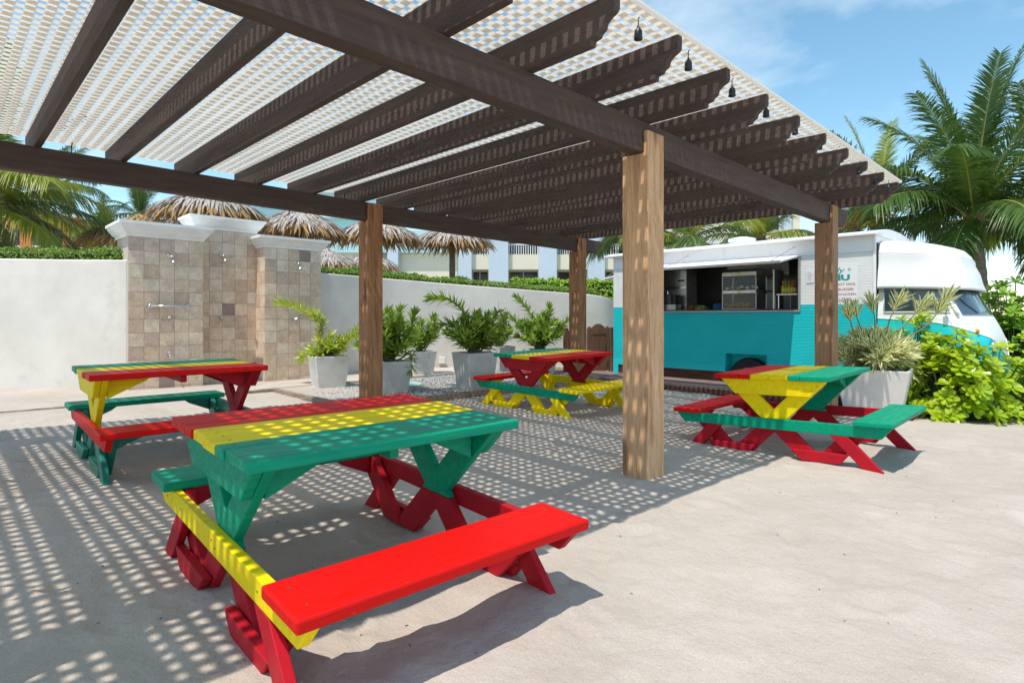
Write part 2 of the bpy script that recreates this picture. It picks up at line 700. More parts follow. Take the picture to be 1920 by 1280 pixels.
M_RED = mat('paint_red', (.70, .004, .002), .48, spec=.14, col2=(.60, .006, .006), vscale=3, stretch=(9, 1, 9), bump=.22, bscale=12, rvar=.12, coat=.06)
M_CRIM = mat('paint_crimson', (.48, .008, .020), .5, spec=.2, col2=(.38, .008, .018), vscale=5, bump=.2, bscale=35, rvar=.15)
M_YEL = mat('paint_yellow', (.95, .74, .004), .48, spec=.14, coat=.04, col2=(.84, .60, .005), vscale=4, stretch=(9, 1, 9), bump=.22, bscale=12, rvar=.12)
M_GRN = mat('paint_green', (.0005, .33, .185), .48, spec=.14, col2=(.001, .265, .15), vscale=4, stretch=(9, 1, 9), bump=.22, bscale=12, rvar=.14, coat=.06)
M_TEALG = mat('paint_teal_green', (.004, .20, .135), .42, col2=(.005, .16, .11), vscale=4, bump=.15, bscale=35)
M_WHITE = mat('truck_white', (.88, .88, .875), .45, var=.05, vscale=3, bump=.04, bscale=20)
M_TEAL = mat('truck_teal', (.025, .68, .72), .5, spec=.25, col2=(.02, .63, .68), vscale=2, bump=.06, bscale=25)
M_STEEL = mat('stainless', (.62, .60, .57), .34, var=.2, vscale=8, metal=.85)
M_CHROME = mat('chrome', (.75, .76, .78), .14, metal=1.0)
M_GREYMETAL = mat('grey_metal', (.42, .44, .46), .4, var=.1, metal=.6)
M_DARK = mat('dark_interior', (.035, .04, .042), .6, var=.3, vscale=7)
M_BLACK = mat('black_plastic', (.012, .014, .016), .45)
M_SOCKET = mat('socket_rubber', (.010, .020, .026), .42)
M_RUBBER = mat('tyre_rubber', (.016, .017, .019), .75, bump=.3, bscale=60)
M_GLASS = glassmat('clear_glass', (.94, .96, .96), refl=.3)
M_WGLASS = glassmat('window_glass', (.82, .88, .91), refl=1.6)
M_PLANTER = mat('planter_concrete', (.74, .73, .705), .8, col2=(.62, .61, .585), vscale=5, bump=.35, bscale=70)
M_PLANTERW = mat('planter_white', (.80, .77, .73), .7, col2=(.70, .665, .62), vscale=4, bump=.25, bscale=50)
M_SOIL = mat('soil', (.07, .05, .035), .95, bump=.8, bscale=40)
M_GRAVEL = mat('gravel', (.36, .355, .36), .8, col2=(.62, .60, .58), vscale=38, detail=2, ramp=(.42, .62))
M_GRAVELBED = mat('gravel_bed', (.22, .215, .215), .9, var=.5, vscale=60, bump=.8, bscale=60)
M_GROUT = mat('grout', (.50, .44, .38), .9, bump=.3)
M_COVER = mat('cover_green', (.42, .60, .53), .6, var=.2, vscale=7)
M_ORANGE = mat('orange_render', (.62, .20, .075), .85, var=.12, vscale=1)
M_CREAM = mat('cream_render', (.80, .74, .58), .85, var=.07, vscale=.6)
M_BLUE = mat('blue_render', (.56, .66, .73), .85, var=.08, vscale=.6)
M_AQUA = mat('aqua_render', (.48, .73, .74), .8, var=.08, vscale=.6)
M_ROOFGREY = mat('roof_grey', (.28, .29, .30), .8, var=.2)
M_RAIL = mat('rail_white', (.78, .79, .80), .5)
M_SHADEWIN = mat('window_dark', (.03, .035, .04), .2, spec=.6)
M_BARK = mat('palm_bark', (.33, .27, .215), .9, col2=(.19, .15, .12), vscale=3, stretch=(2, 2, 9), bump=.9, bscale=14)
M_BOOT = mat('palm_boot', (.30, .215, .15), .9, col2=(.16, .11, .075), vscale=6, stretch=(4, 4, 1), bump=.6, bscale=25)
M_RACHIS = mat('rachis', (.42, .42, .09), .5, col2=(.30, .30, .06), vscale=3)
M_STEM = mat('stem', (.25, .21, .15), .8, var=.3, vscale=8)
M_STEMG = mat('stem_green', (.15, .19, .055), .7, var=.3, vscale=8)
M_THATCH = leafmat('thatch_grey', (.66, .60, .55), (.36, .31, .275), trans=.12, rough=.85, vscale=3, spec=.1)
M_THATCHT = leafmat('thatch_tan', (.56, .37, .18), (.33, .20, .09), trans=.22, rough=.85, vscale=3, spec=.1)
M_THATCHL = leafmat('thatch_straw', (.60, .44, .25), (.40, .26, .13), trans=.2, rough=.85, vscale=3, spec=.1)
M_FROND = leafmat('frond', (.13, .215, .034), (.045, .105, .02), trans=.30, rough=.38, vscale=.8)
M_FRONDY = leafmat('frond_yellow', (.42, .42, .040), (.20, .29, .035), trans=.36, rough=.38, vscale=.8)
M_FRONDD = leafmat('frond_dry', (.40, .17, .055), (.26, .20, .05), trans=.3, rough=.6, vscale=.8)
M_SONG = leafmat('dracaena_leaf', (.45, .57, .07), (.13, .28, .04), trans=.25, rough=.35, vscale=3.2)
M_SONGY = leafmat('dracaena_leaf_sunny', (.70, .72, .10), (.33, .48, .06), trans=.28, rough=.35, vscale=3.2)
M_VARI = leafmat('variegated_leaf', (.14, .25, .045), (.22, .32, .06), trans=.25, rough=.4, edge=(.90, .84, .46), vscale=3)
M_NAUP = leafmat('naupaka_leaf', (.62, .70, .03), (.30, .50, .022), trans=.38, rough=.30, vscale=1.6, spec=.6)
M_NAUPD = leafmat('naupaka_leaf_dark', (.36, .55, .035), (.14, .31, .028), trans=.3, rough=.30, vscale=1.6, spec=.6)
M_HEDGE = leafmat('hedge_leaf', (.28, .40, .030), (.085, .19, .02), trans=.25, rough=.4, vscale=2.2)
M_HEDGEB = leafmat('shrub_leaf_bright', (.42, .58, .035), (.20, .38, .025), trans=.3, rough=.4, vscale=1.6)
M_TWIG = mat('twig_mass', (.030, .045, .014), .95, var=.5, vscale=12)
M_AGAVE = leafmat('agave_leaf', (.10, .19, .045), (.07, .15, .04), trans=.2, rough=.4, edge=(.70, .66, .24), vscale=2)
M_TEXTTEAL = mat('print_teal', (.012, .30, .34), .5)
M_TEXTRED = mat('print_red', (.45, .16, .17), .5)
M_PAPER = mat('paper', (.74, .77, .79), .5)
M_ORBULB = mat('orange_lens', (.75, .28, .05), .25)
M_SCREW = mat('screw_head', (.10, .075, .06), .6)
M_CHIP = mat('beach_bits', (.13, .10, .08), .9, col2=(.62, .57, .50), vscale=3, detail=1, ramp=(.5, .6))


def wear(m, chip=(.42, .33, .24), scale=26.0, lo=.70, hi=.735):
    """small chips and rubbed spots where the paint has come off"""
    nt = m.node_tree
    p = nt.nodes['Principled BSDF']
    lk = p.inputs['Base Color'].links[0]
    src = lk.from_socket
    tc = nt.nodes.new('ShaderNodeTexCoord')
    oi = nt.nodes.new('ShaderNodeObjectInfo')
    vm = nt.nodes.new('ShaderNodeVectorMath')
    vm.operation = 'MULTIPLY_ADD'
    vm.inputs[1].default_value = (13.0, 47.0, 29.0)
    nt.links.new(oi.outputs['Random'], vm.inputs[0])
    nt.links.new(tc.outputs['Object'], vm.inputs[2])
    n = nd(nt, 'ShaderNodeTexNoise', Scale=scale, Detail=5, Roughness=.72)
    nt.links.new(vm.outputs[0], n.inputs['Vector'])
    r = nt.nodes.new('ShaderNodeMapRange')
    r.inputs['From Min'].default_value = lo
    r.inputs['From Max'].default_value = hi
    r.inputs['To Max'].default_value = .8
    nt.links.new(n.outputs['Fac'], r.inputs['Value'])
    mx = nt.nodes.new('ShaderNodeMixRGB')
    mx.inputs['Color2'].default_value = (*chip, 1)
    nt.links.new(src, mx.inputs['Color1'])
    nt.links.new(r.outputs['Result'], mx.inputs['Fac'])
    nt.links.new(mx.outputs['Color'], p.inputs['Base Color'])


for m_ in (M_RED, M_CRIM, M_YEL, M_GRN, M_TEALG):
    wear(m_)
wear(M_PLASTER, (.52, .47, .41), 1.1, .60, .80)
wear(M_BEAM, (.16, .12, .10), 30, .68, .72)
wear(M_RAFTER, (.16, .12, .10), 30, .68, .72)
wear(M_PLANTER, (.36, .34, .31), 3.0, .56, .75)


def tilemat():
    m = mat('travertine', (.5, .4, .3), .62, bump=.3, bscale=24, col2=(.4, .3, .2))
    nt = m.node_tree
    p = nt.nodes['Principled BSDF']
    oi = nt.nodes.new('ShaderNodeObjectInfo')
    cr = nt.nodes.new('ShaderNodeValToRGB')
    cr.color_ramp.interpolation = 'CONSTANT'
    cols = [(.80, .64, .48), (.74, .57, .42), (.84, .70, .56), (.70, .54, .40), (.79, .63, .48), (.86, .73, .60),
            (.76, .59, .44), (.82, .66, .49), (.66, .51, .41), (.83, .69, .54), (.75, .60, .47), (.85, .72, .58), (.78, .61, .45)]
    e = cr.color_ramp.elements
    e[0].color = (*cols[0], 1)
    e[1].position, e[1].color = .97, (.36, .275, .255, 1)
    for i, c in enumerate(cols[1:], 1):
        k = e.new(i * .97 / len(cols))
        k.color = (*c, 1)
    nt.links.new(oi.outputs['Random'], cr.inputs['Fac'])
    mx = [n for n in nt.nodes if n.type == 'MIX_RGB'][0]
    nt.links.new(cr.outputs['Color'], mx.inputs['Color1'])
    dk = nt.nodes.new('ShaderNodeMixRGB')
    dk.blend_type = 'MULTIPLY'
    dk.inputs['Fac'].default_value = 1
    dk.inputs['Color2'].default_value = (.80, .74, .70, 1)
    nt.links.new(cr.outputs['Color'], dk.inputs['Color1'])
    nt.links.new(dk.outputs['Color'], mx.inputs['Color2'])
    # veins
    tc = nt.nodes.new('ShaderNodeTexCoord')
    vm = nt.nodes.new('ShaderNodeVectorMath')
    vm.operation = 'MULTIPLY_ADD'
    vm.inputs[1].default_value = (37.0, 21.0, 53.0)
    nt.links.new(oi.outputs['Random'], vm.inputs[0])
    nt.links.new(tc.outputs['Object'], vm.inputs[2])
    n = nd(nt, 'ShaderNodeTexNoise', Scale=7, Detail=6, Roughness=.6, Distortion=1.6)
    nt.links.new(vm.outputs[0], n.inputs['Vector'])
    a = nt.nodes.new('ShaderNodeMath')
    a.operation = 'SUBTRACT'
    a.inputs[1].default_value = .5
    nt.links.new(n.outputs['Fac'], a.inputs[0])
    b = nt.nodes.new('ShaderNodeMath')
    b.operation = 'ABSOLUTE'
    nt.links.new(a.outputs[0], b.inputs[0])
    r = nt.nodes.new('ShaderNodeMapRange')
    r.inputs['From Min'].default_value = 0
    r.inputs['From Max'].default_value = .02
    r.inputs['To Min'].default_value = .45
    r.inputs['To Max'].default_value = 0
    nt.links.new(b.outputs[0], r.inputs['Value'])
    vx = nt.nodes.new('ShaderNodeMixRGB')
    vx.inputs['Color2'].default_value = (.22, .13, .10, 1)
    nt.links.new(mx.outputs['Color'], vx.inputs['Color1'])
    nt.links.new(r.outputs['Result'], vx.inputs['Fac'])
    nt.links.new(vx.outputs['Color'], p.inputs['Base Color'])
    return m


M_TILE = tilemat()

# ================================================================== SETTING
# ------------------------------------------------------------------ sand ground
TABLES = {  # fitted place: x, y, rot, dz, tilt x, tilt y
    'n': (-2.599, 1.427, -.043, -.006, -.029, .002),
    'r': (-2.208, 6.102, .014, -.046, .036, .008),
    'm': (-5.439, 6.133, -.026, -.012, -.019, .023),
    'l': (-5.687, 1.463, -.033, .062, -.007, .003)}
FEET = []
for k, (tx, ty, tr, tz, ta, tb) in TABLES.items():
    for sx in (-1, 1):
        for sy in (-1, 1):
            for fx in (.80, .42):
                lx, ly = sx * fx, sy * .53
                FEET.append((tx + lx * math.cos(tr) - ly * math.sin(tr), ty + lx * math.sin(tr) + ly * math.cos(tr), tz))
PRINTS = []
rp = random.Random(21)
for i in range(340):      # footprints and scuffs
    PRINTS.append((rp.uniform(-7.5, 1.2), rp.uniform(-.3, 8.5), rp.uniform(0, 3.14), rp.uniform(.06, .13), rp.uniform(.008, .024)))
PGRID = {}
for pr in PRINTS:
    PGRID.setdefault((int(pr[0] // .5), int(pr[1] // .5)), []).append(pr)


def sand_z(x, y, fine=True):
    z = gz(x, y)
    if not fine:
        return z
    edge = min(1.0, max(0.0, (x + 9.0) / .5)) * min(1.0, max(0, (9.6 - y) / .4))
    v = Vector((x, y, 0))
    b = mnoise.noise(v * .75) * .016 + mnoise.noise(v * 2.3 + Vector((7, 3, 0))) * .010
    b += mnoise.noise(v * 6.5) * .009 + mnoise.noise(v * 15 + Vector((1, 9, 0))) * .0055
    b += (abs(mnoise.noise(Vector((x * 3.0 + y * 1.2, y * 9.0 - x * 2, 5)))) - .2) * .006
    gx, gy = int(x // .5), int(y // .5)
    for i in (-1, 0, 1):
        for j in (-1, 0, 1):
            for (px, py, a, r, dp) in PGRID.get((gx + i, gy + j), ()):
                dx, dy = x - px, y - py
                if abs(dx) > .35 or abs(dy) > .35:
                    continue
                c, s = math.cos(a), math.sin(a)
                q = math.hypot((dx * c + dy * s) / (r * 1.5), (-dx * s + dy * c) / (r * .75))
                if q < 1.7:
                    b += -dp * math.exp(-q * q * 2.2) + dp * .55 * math.exp(-((q - 1.15) / .25) ** 2)
    for fx, fy, fz in FEET:
        d2 = (x - fx) ** 2 + (y - fy) ** 2
        if d2 < .36:
            w = math.exp(-d2 / .035)
            b = b * (1 - w * .8) + w * (fz - z + .012)
            b += .007 * math.exp(-((math.sqrt(d2) - .26) / .09) ** 2)
    for px, py in ((-2.605, 4.0), (-6.845, 4.11)):
        d = math.hypot(x - px, y - py)
        b += .02 * math.exp(-(d / .3) ** 2)
    return z + b * edge


def axis(lo, hi, step, far):
    a = []
    x = lo
    while x < hi + 1e-6:
        a.append(x)
        x += step
    up, dn = [], []
    s, x = step * 2, hi
    while x < far:
        x += s
        s *= 1.45
        up.append(x)
    s, x = step * 2, lo
    while x > -far:
        x -= s
        s *= 1.45
        dn.append(x)
    return dn[::-1] + a + up


gxs = axis(-8.95, 1.6, .034, 700)
gys = axis(-.6, 9.3, .034, 700)
mb = MB()
rows = []
for y in gys:
    r = []
    for x in gxs:
        fine = -9.2 < x < 2.2 and -1.2 < y < 9.7
        r.append((x, y, sand_z(x, y, fine)))
    rows.append(r)
mb.grid(rows)
struct(mb.build('sand_ground', M_SAND, smooth=True))

# small bits of shell, twig and leaf litter lying on the sand
mb = MB()
rb = random.Random(5)
for i in range(420):
    x, y = rb.uniform(-6.5, 1.0), rb.uniform(.2, 8.8)
    z = sand_z(x, y)
    a = rb.uniform(0, 6.28)
    L, W = rb.uniform(.002, .008), rb.uniform(.0015, .003)
    ax = Vector((math.cos(a), math.sin(a), rb.uniform(-.3, .3))) * L
    ay = Vector((-math.sin(a), math.cos(a), 0)) * W
    mb.obox((x, y, z + .002), ax, ay, Vector((0, 0, .0012)))
o = struct(mb.build('beach_litter', M_CHIP), 'stuff')
o['label'] = 'tiny dark bits of twig and shell scattered on the sand'

# ------------------------------------------------------------------ plank terrace in front of the shower wall
TZ = .085
terr = MB()
terr.box(-14.6, -9.1, -5.0, 3.72, -.1, TZ - .022)
terr.box(-14.6, -9.45, 3.72, 10.6, -.1, TZ - .022)
terr_o = struct(terr.build('terrace', mat('terrace_base', (.20, .165, .14), .9)))
mb = MB().box(-.09, .09, -.997, .997, -.012, .012)
plank_me = mb.mesh('plank')
plank_me.materials.append(M_TERRACE)
rt = random.Random(3)
x = -9.2
row = 0
while x > -12.6:
    y = -4.0 + (row % 3) * .66
    while y < 10.3:
        if not (x > -9.5 and y + 1 > 3.75):
            o = inst('plank', plank_me, terr_o, (x, y, TZ - .010 + rt.uniform(-.0012, .0012)))
        y += 2.004
    x -= .186
    row += 1

# ------------------------------------------------------------------ gravel bed with timber edging
GB = (-9.42, -6.86, 3.82, 9.05)
mb = MB().box(GB[0], GB[1], GB[2], GB[3], -.1, .045)
struct(mb.build('gravel_bed', M_GRAVELBED))
mb = MB()
rg = random.Random(11)
octv = [(1, 0, 0), (-1, 0, 0), (0, 1, 0), (0, -1, 0), (0, 0, 1), (0, 0, -1)]
octf = [(0, 2, 4), (2, 1, 4), (1, 3, 4), (3, 0, 4), (2, 0, 5), (1, 2, 5), (3, 1, 5), (0, 3, 5)]
for i in range(12500):
    x, y = rg.uniform(GB[0], GB[1]), rg.uniform(GB[2], GB[3])
    s = rg.uniform(.010, .021)
    z = .047 + rg.uniform(0, .016)
    e = Euler((rg.uniform(0, 6), rg.uniform(0, 6), rg.uniform(0, 6))).to_matrix()
    sv = (s * rg.uniform(.8, 1.3), s * rg.uniform(.7, 1.1), s * rg.uniform(.5, .9))
    mb.add([Vector((x, y, z)) + e @ Vector((a * sv[0], b * sv[1], c * sv[2])) for a, b, c in octv], octf)
o = struct(mb.build('gravel', M_GRAVEL), 'stuff')
o['label'] = 'grey and white gravel filling the planting bed'
ed = thing('bed_edging', (-8.0, 3.8, 0), 'low weathered timber edging round the gravel bed', 'edging')
MB().box(-9.1, -6.83, 3.75, 3.815, -.08, .125).build('board', M_CURB, ed, bevel=.006)
MB().box(-6.855, -6.79, 3.817, 6.4, -.08, .115).build('board', M_CURB, ed, bevel=.006)
MB().box(-6.852, -6.787, 6.404, 9.0, -.08, .105).build('board', M_CURB, ed, bevel=.006)
MB().box(-9.17, -9.104, -1.0, 3.81, -.08, .12).build('board', M_CURB, ed, bevel=.006)

cv = thing('drain_cover', ud(752, 10.1, z=.05), 'round pale green access cover in the gravel bed', 'cover')
MB().lathe([(.36, 0), (.36, .035), (.33, .05), (.30, .05)], cv.location, 28).build('rim', M_COVER, cv)
MB().lathe([(.29, .02), (.29, .047), (.05, .053)], cv.location, 28).build('lid', M_COVER, cv)
mb = MB()
for a in (0, 1.57):
    mb.bar(cv.location + Vector((math.cos(a) * .2, math.sin(a) * .2, .056)), cv.location - Vector((math.cos(a) * .2, math.sin(a) * .2, -.056)), .012, .008)
mb.build('grip', M_COVER, cv)

# ------------------------------------------------------------------ garden walls (curved, rendered white)


def wall_strip(name, pts, label, thick=.2):
    """pts: plan points with the height of the top; wall grows away from the camera"""
    fine = []
    for i in range(len(pts) - 1):
        p0 = pts[max(i - 1, 0)]
        p1, p2 = pts[i], pts[i + 1]
        p3 = pts[min(i + 2, len(pts) - 1)]
        for k in range(6):
            t = k / 6
            fine.append([.5 * (2 * p1[j] + (-p0[j] + p2[j]) * t + (2 * p0[j] - 5 * p1[j] + 4 * p2[j] - p3[j]) * t * t
                               + (-p0[j] + 3 * p1[j] - 3 * p2[j] + p3[j]) * t ** 3) for j in range(3)])
    fine.append(list(pts[-1]))
    rows = []
    for i, (x, y, z) in enumerate(fine):
        a, b = fine[max(i - 1, 0)], fine[min(i + 1, len(fine) - 1)]
        d = Vector((b[0] - a[0], b[1] - a[1], 0)).normalized()
        n = Vector((-d.y, d.x, 0))
        if n.dot(Vector((x, y, 0))) < 0:
            n = -n
        c = Vector((x, y, 0))
        rows.append([c + Vector((0, 0, -.2)), c + Vector((0, 0, z - .02)), c + n * .006 + Vector((0, 0, z - .006)), c + n * .02 + Vector((0, 0, z)),
                     c + n * (thick - .02) + Vector((0, 0, z)), c + n * thick + Vector((0, 0, z - .02)), c + n * thick + Vector((0, 0, -.2))])
    m = MB()
    m.grid(rows)
    k = len(rows[0])
    m.f.append(tuple(range(k - 1, -1, -1)))
    m.f.append(tuple(range(len(m.v) - k, len(m.v))))
    o = fix_normals(m.build(name, M_PLASTER))
    return tag(o, label, 'wall'), fine


def pt(u, d, z):
    p = ud(u, d)
    return (p.x, p.y, z)


wallL, wl_pts = wall_strip('garden_wall', [pt(-620, 8.2, 2.12), pt(-350, 8.6, 2.12), pt(-150, 8.9, 2.12), pt(0, 9.05, 2.125), pt(120, 9.05, 2.11), pt(236, 9.03, 2.10), pt(250, 9.3, 2.10)],
                           'plain white rendered wall left of the tiled showers')
wallR, wr_pts = wall_strip('garden_wall', [(-10.95, 5.1, 2.11), pt(620, 11.75, 2.09), pt(718, 12.75, 2.065), pt(850, 13.6, 1.985), pt(960, 14.0, 1.90), pt(1050, 14.3, 1.825),
                                           pt(1110, 14.5, 1.775), pt(1140, 14.75, 1.70), pt(1156, 15.3, 1.60), pt(1160, 16.2, 1.55)],
                           'long curving white wall behind the potted plants')
ob = ud(829, 13.42, v=675)
o = tag(MB().obox(ob, RT * .075, FW * .05, Vector((0, 0, .075))).build('outlet_box', M_PLASTER, bevel=.008), 'small square cover box low on the curving white wall', 'box')

# ------------------------------------------------------------------ tiled outdoor shower wall
sh = thing('shower_wall', (-10.6, 3.7, .06), 'beige travertine outdoor shower wall with white cornices', 'shower wall')
TW = .2108
tile_me = MB().box(-.008, .004, -TW / 2 + .0025, TW / 2 - .0025, -TW / 2 + .0025, TW / 2 - .0025).mesh('tile')
tile_me.materials.append(M_TILE)
tside_me = MB().box(-TW / 2 + .0025, TW / 2 - .0025, -.004, .008, -TW / 2 + .0025, TW / 2 - .0025).mesh('tile')
tside_me.materials.append(M_TILE)
PIERS = [('pier', -10.50, 2.12, 5, 2.46, 2.69), ('pier', -10.885, 3.18, 5, 2.73, 2.95), ('pier', -10.50, 4.185, 5, 2.46, 2.66)]


def cornice(parent, x1, y0, y1, x0, z0, z1):
    """moulded cap: x1 is the front face of the pier, x0 its back"""
    prof = [(0, z0), (.018, z0), (.022, z0 + .035), (.05, z0 + .06), (.085, z0 + .115), (.11, z0 + .15), (.115, z1 - .05), (.135, z1 - .045), (.135, z1)]
    rows = []
    for o_, z in prof:
        rows.append([(x0 - o_, y0 - o_, z), (x1 + o_, y0 - o_, z), (x1 + o_, y1 + o_, z), (x0 - o_, y1 + o_, z)])
    m = MB()
    m.grid(rows, close=True)
    n = len(m.v)
    m.f.append((n - 4, n - 3, n - 2, n - 1))
    m.f.append((3, 2, 1, 0))
    return fix_normals(m.build('cornice', M_CORNICE, parent))


for pi, (nm, X, Y0, nc, zt, zc) in enumerate(PIERS):
    y1 = Y0 + nc * TW
    if pi == 1:
        y1 = 4.18
    core = MB().box(-11.25, X - .005, Y0 + .004, y1 - .004, -.1, zt).build(nm, M_GROUT, sh)
    rows_n = int((zt - .06) / TW) + 1
    for r in range(rows_n):
        zc_ = zt - TW / 2 - r * TW
        if zc_ < -.05:
            break
        off = 0
        for c in range(nc):
            yc_ = Y0 + TW * (c + .5)
            if yc_ + TW / 2 > y1 + .06:
                continue
            inst('tile', tile_me, core, (X, yc_, zc_))
    if pi != 1:
        side_y = Y0 if pi == 2 else y1
        for r in range(rows_n):
            zc_ = zt - TW / 2 - r * TW
            for c in range(2):
                inst('tile', tside_me, core, (X - TW * (c + .5), side_y + (-.001 if pi == 2 else .001), zc_), (0, 0, 0 if pi == 2 else math.pi))
    cornice(sh, X, Y0, y1, -11.25 if pi != 1 else -11.28, zt, zc)


def shower_head(p):
    m = MB()
    m.lathe([(.03, 0), (.03, .012), (.012, .016)], p, 14, 'x')
    m.tube([p, p + Vector((.06, 0, .012)), p + Vector((.11, 0, -.01)), p + Vector((.15, .01, -.06))], .011, 8)
    m.tube([p + Vector((.14, .008, -.045)), p + Vector((.175, .014, -.12)), p + Vector((.18, .015, -.13))], [.014, .032, .034], 12)
    m.build('shower_head', M_CHROME, sh, smooth=True)


def tap(p):
    m = MB()
    m.lathe([(.034, 0), (.034, .01), (.014, .016), (.014, .05)], p, 14, 'x')
    m.tube([p + Vector((.05, 0, -.012)), p + Vector((.05, 0, .045))], [.016, .010], 8)
    m.build('tap', M_CHROME, sh, smooth=True)


shower_head(Vector((-10.496, 2.68, 2.20)))
shower_head(Vector((-10.88, 3.58, 2.31)))
shower_head(Vector((-10.496, 4.74, 2.22)))
tap(Vector((-10.496, 2.68, 1.22)))
tap(Vector((-10.88, 3.58, 1.21)))
tap(Vector((-10.496, 4.75, 1.19)))
m = MB()
p = Vector((-10.496, 2.67, .62))
m.tube([p, p + Vector((.07, 0, .015)), p + Vector((.11, 0, -.04))], [.016, .016, .013], 8)
m.tube([p + Vector((.04, 0, 0)), p + Vector((.04, 0, .06))], .012, 8)
m.build('foot_tap', M_CHROME, sh, smooth=True)
m = MB()
a, b = Vector((-10.43, 2.42, 1.40)), Vector((-10.43, 2.95, 1.40))
m.tube([a - Vector((.07, 0, 0)), a, b, b - Vector((.07, 0, 0))], .016, 10)
for q in (a, b):
    m.lathe([(.036, 0), (.036, .01), (.02, .015)], q - Vector((.066, 0, 0)), 14, 'x')
m.build('grab_bar', M_CHROME, sh, smooth=True)

# ------------------------------------------------------------------ boardwalk in front of the truck
bw = struct(MB().box(-9.3, -2.85, 9.2, 10.34, -.12, .035).build('boardwalk', mat('boardwalk_base', (.10, .06, .05), .9)))
for k in range(6):
    y0 = 9.17 + k * .197
    x0 = -9.4 + (k % 2) * .35
    for j in range(3):
        xa, xb = x0 + j * 2.3, min(x0 + (j + 1) * 2.3 - .006, -2.82)
        if xb - xa > .2:
            MB().box(xa, xb, y0, y0 + .189, .037, .066 + .001 * ((k * 3 + j) % 2)).build('board', M_DECK, bw, bevel=.004)
MB().box(-9.4, -2.84, 9.172, 9.196, -.12, .034).build('fascia', M_SKIRT, bw)

# ------------------------------------------------------------------ pergola
PS = .881
ZB, ZT, ZL = 2.4857, 2.7194, 2.9565


def pz(x, y, z):
    return z + .0029 * (x + 3.965) - .0134 * (y - 3.965)


def slope(m):
    m.v = [(x, y, pz(x, y, z)) for x, y, z in m.v]
    return m


pg = thing('pergola', (-4.7, 4.0, 0), 'dark brown timber pergola with cream lattice roof on four square posts', 'pergola')


def post(xc, yc, w, beamface, mat_, label, top):
    """square post: outer part cut under the beam, a tongue runs up in front of the beam"""
    h = w / 2
    zb, zt = pz(xc, yc, ZB) - .001, pz(xc, yc, top)
    poly = [(xc - h, -.3), (xc + h, -.3), (xc + h, zt), (beamface + .002, zt), (beamface + .002, zb), (xc - h, zb)]
    m = MB().prism(poly, lambda a, b, s: (a, yc - h + w * s, b))
    o = fix_normals(m.build('post', mat_, pg, bevel=.006))
    o['label'] = label
    return o


XR, XL = -2.53, -6.764          # +X faces of the two beams
pA = post(-2.605, 4.00, .232, XR, M_POST_TAN, 'pale tan weathered post', ZT - .07)
post(-2.60, 8.20, .215, XR, M_POST_BROWN, 'brown knotty post by the truck', ZT - .02)
post(-6.845, 4.11, .225, XL, M_POST_RED, 'reddish brown post at the gravel bed', ZT - .005)
post(-6.845, 8.38, .225, XL, M_POST_RED, 'reddish brown far corner post', ZT - .005)
post(-2.605, -.22, .232, XR, M_POST_TAN, 'post outside the picture', ZT - .05)
post(-6.845, -.20, .225, XL, M_POST_RED, 'far post outside the picture', ZT - .02)
# an inlaid repair strip on the tan post
MB().box(-2.535, -2.487, 3.882, 3.96, 1.36, 2.45).build('splice_board', M_POST_TAN, pA, bevel=.003)

end_prof = [(0, 1.0), (0, .68), (.012, .60), (.045, .54), (.075, .44), (.085, .30), (.11, .24), (.118, .20), (.118, .16), (.16, .13), (.165, 0.0)]


def board_profile(L0, L1, h, both):
    """side outline of a beam or rafter along its length with ogee-cut ends; (a, b) in length and height"""
    poly = [(L1 - a, b * h) for a, b in end_prof]
    poly = poly[::-1]
    if both:
        poly += [(L0 + a, b * h) for a, b in end_prof]
    else:
        poly += [(L0, h), (L0, 0)]
    return poly


for (bf, y1) in ((XR, 8.83), (XL, 8.98)):
    poly = board_profile(-2.05, y1, ZT - ZB, True)
    m = MB().prism(poly, lambda a, b, s: (bf - .125 * (1 - s), a, ZB + b))
    slope(m)
    fix_normals(m.build('beam', M_BEAM, pg, bevel=.005))
RAFT = [.676 + .6565 * k for k in range(-4, 13)]
for k, y in enumerate(RAFT):
    poly = board_profile(-7.50, -1.885, ZL - ZT - .004, True)
    m = MB().prism(poly, lambda a, b, s: (a, y - .027 + .054 * s, ZT + .002 + b))
    slope(m)
    fix_normals(m.build('rafter', M_RAFTER, pg, bevel=.004))
# crossed lattice laths: lower layer runs with the beams, upper layer with the rafters
PITCH, LW, LT = .088, .0475, .005
LX0, LX1, LY0, LY1 = -7.53, -1.87, -2.0, 8.64
latp = MB().box(LX1 - .012, LX1 + .006, LY0, LY1, ZL + .0, ZL + .026)
slope(latp)
latp = latp.build('lattice_panel', M_LATTICE, pg)
rl = random.Random(2)
ysegs = [LY0 + (LY1 - LY0) * i / 6 for i in range(7)]
x = LX1 - .016 - LW / 2
while x > LX0:
    j = rl.uniform(-.002, .002)
    m = MB()
    rows = []
    for i, yy in enumerate(ysegs):
        dx = rl.uniform(-.0025, .0025)
        rows.append([(x + dx - LW / 2, yy, ZL + .001), (x + dx + LW / 2, yy, ZL + .001), (x + dx + LW / 2, yy, ZL + LT), (x + dx - LW / 2, yy, ZL + LT)])
    m.grid(rows, close=True)
    m.f += [(3, 2, 1, 0), tuple(range(len(m.v) - 4, len(m.v)))]
    slope(m).build('lath', M_LATTICE, latp)
    x -= PITCH
xsegs = [LX0 + (LX1 - .014 - LX0) * i / 4 for i in range(5)]
y = LY0 + LW / 2
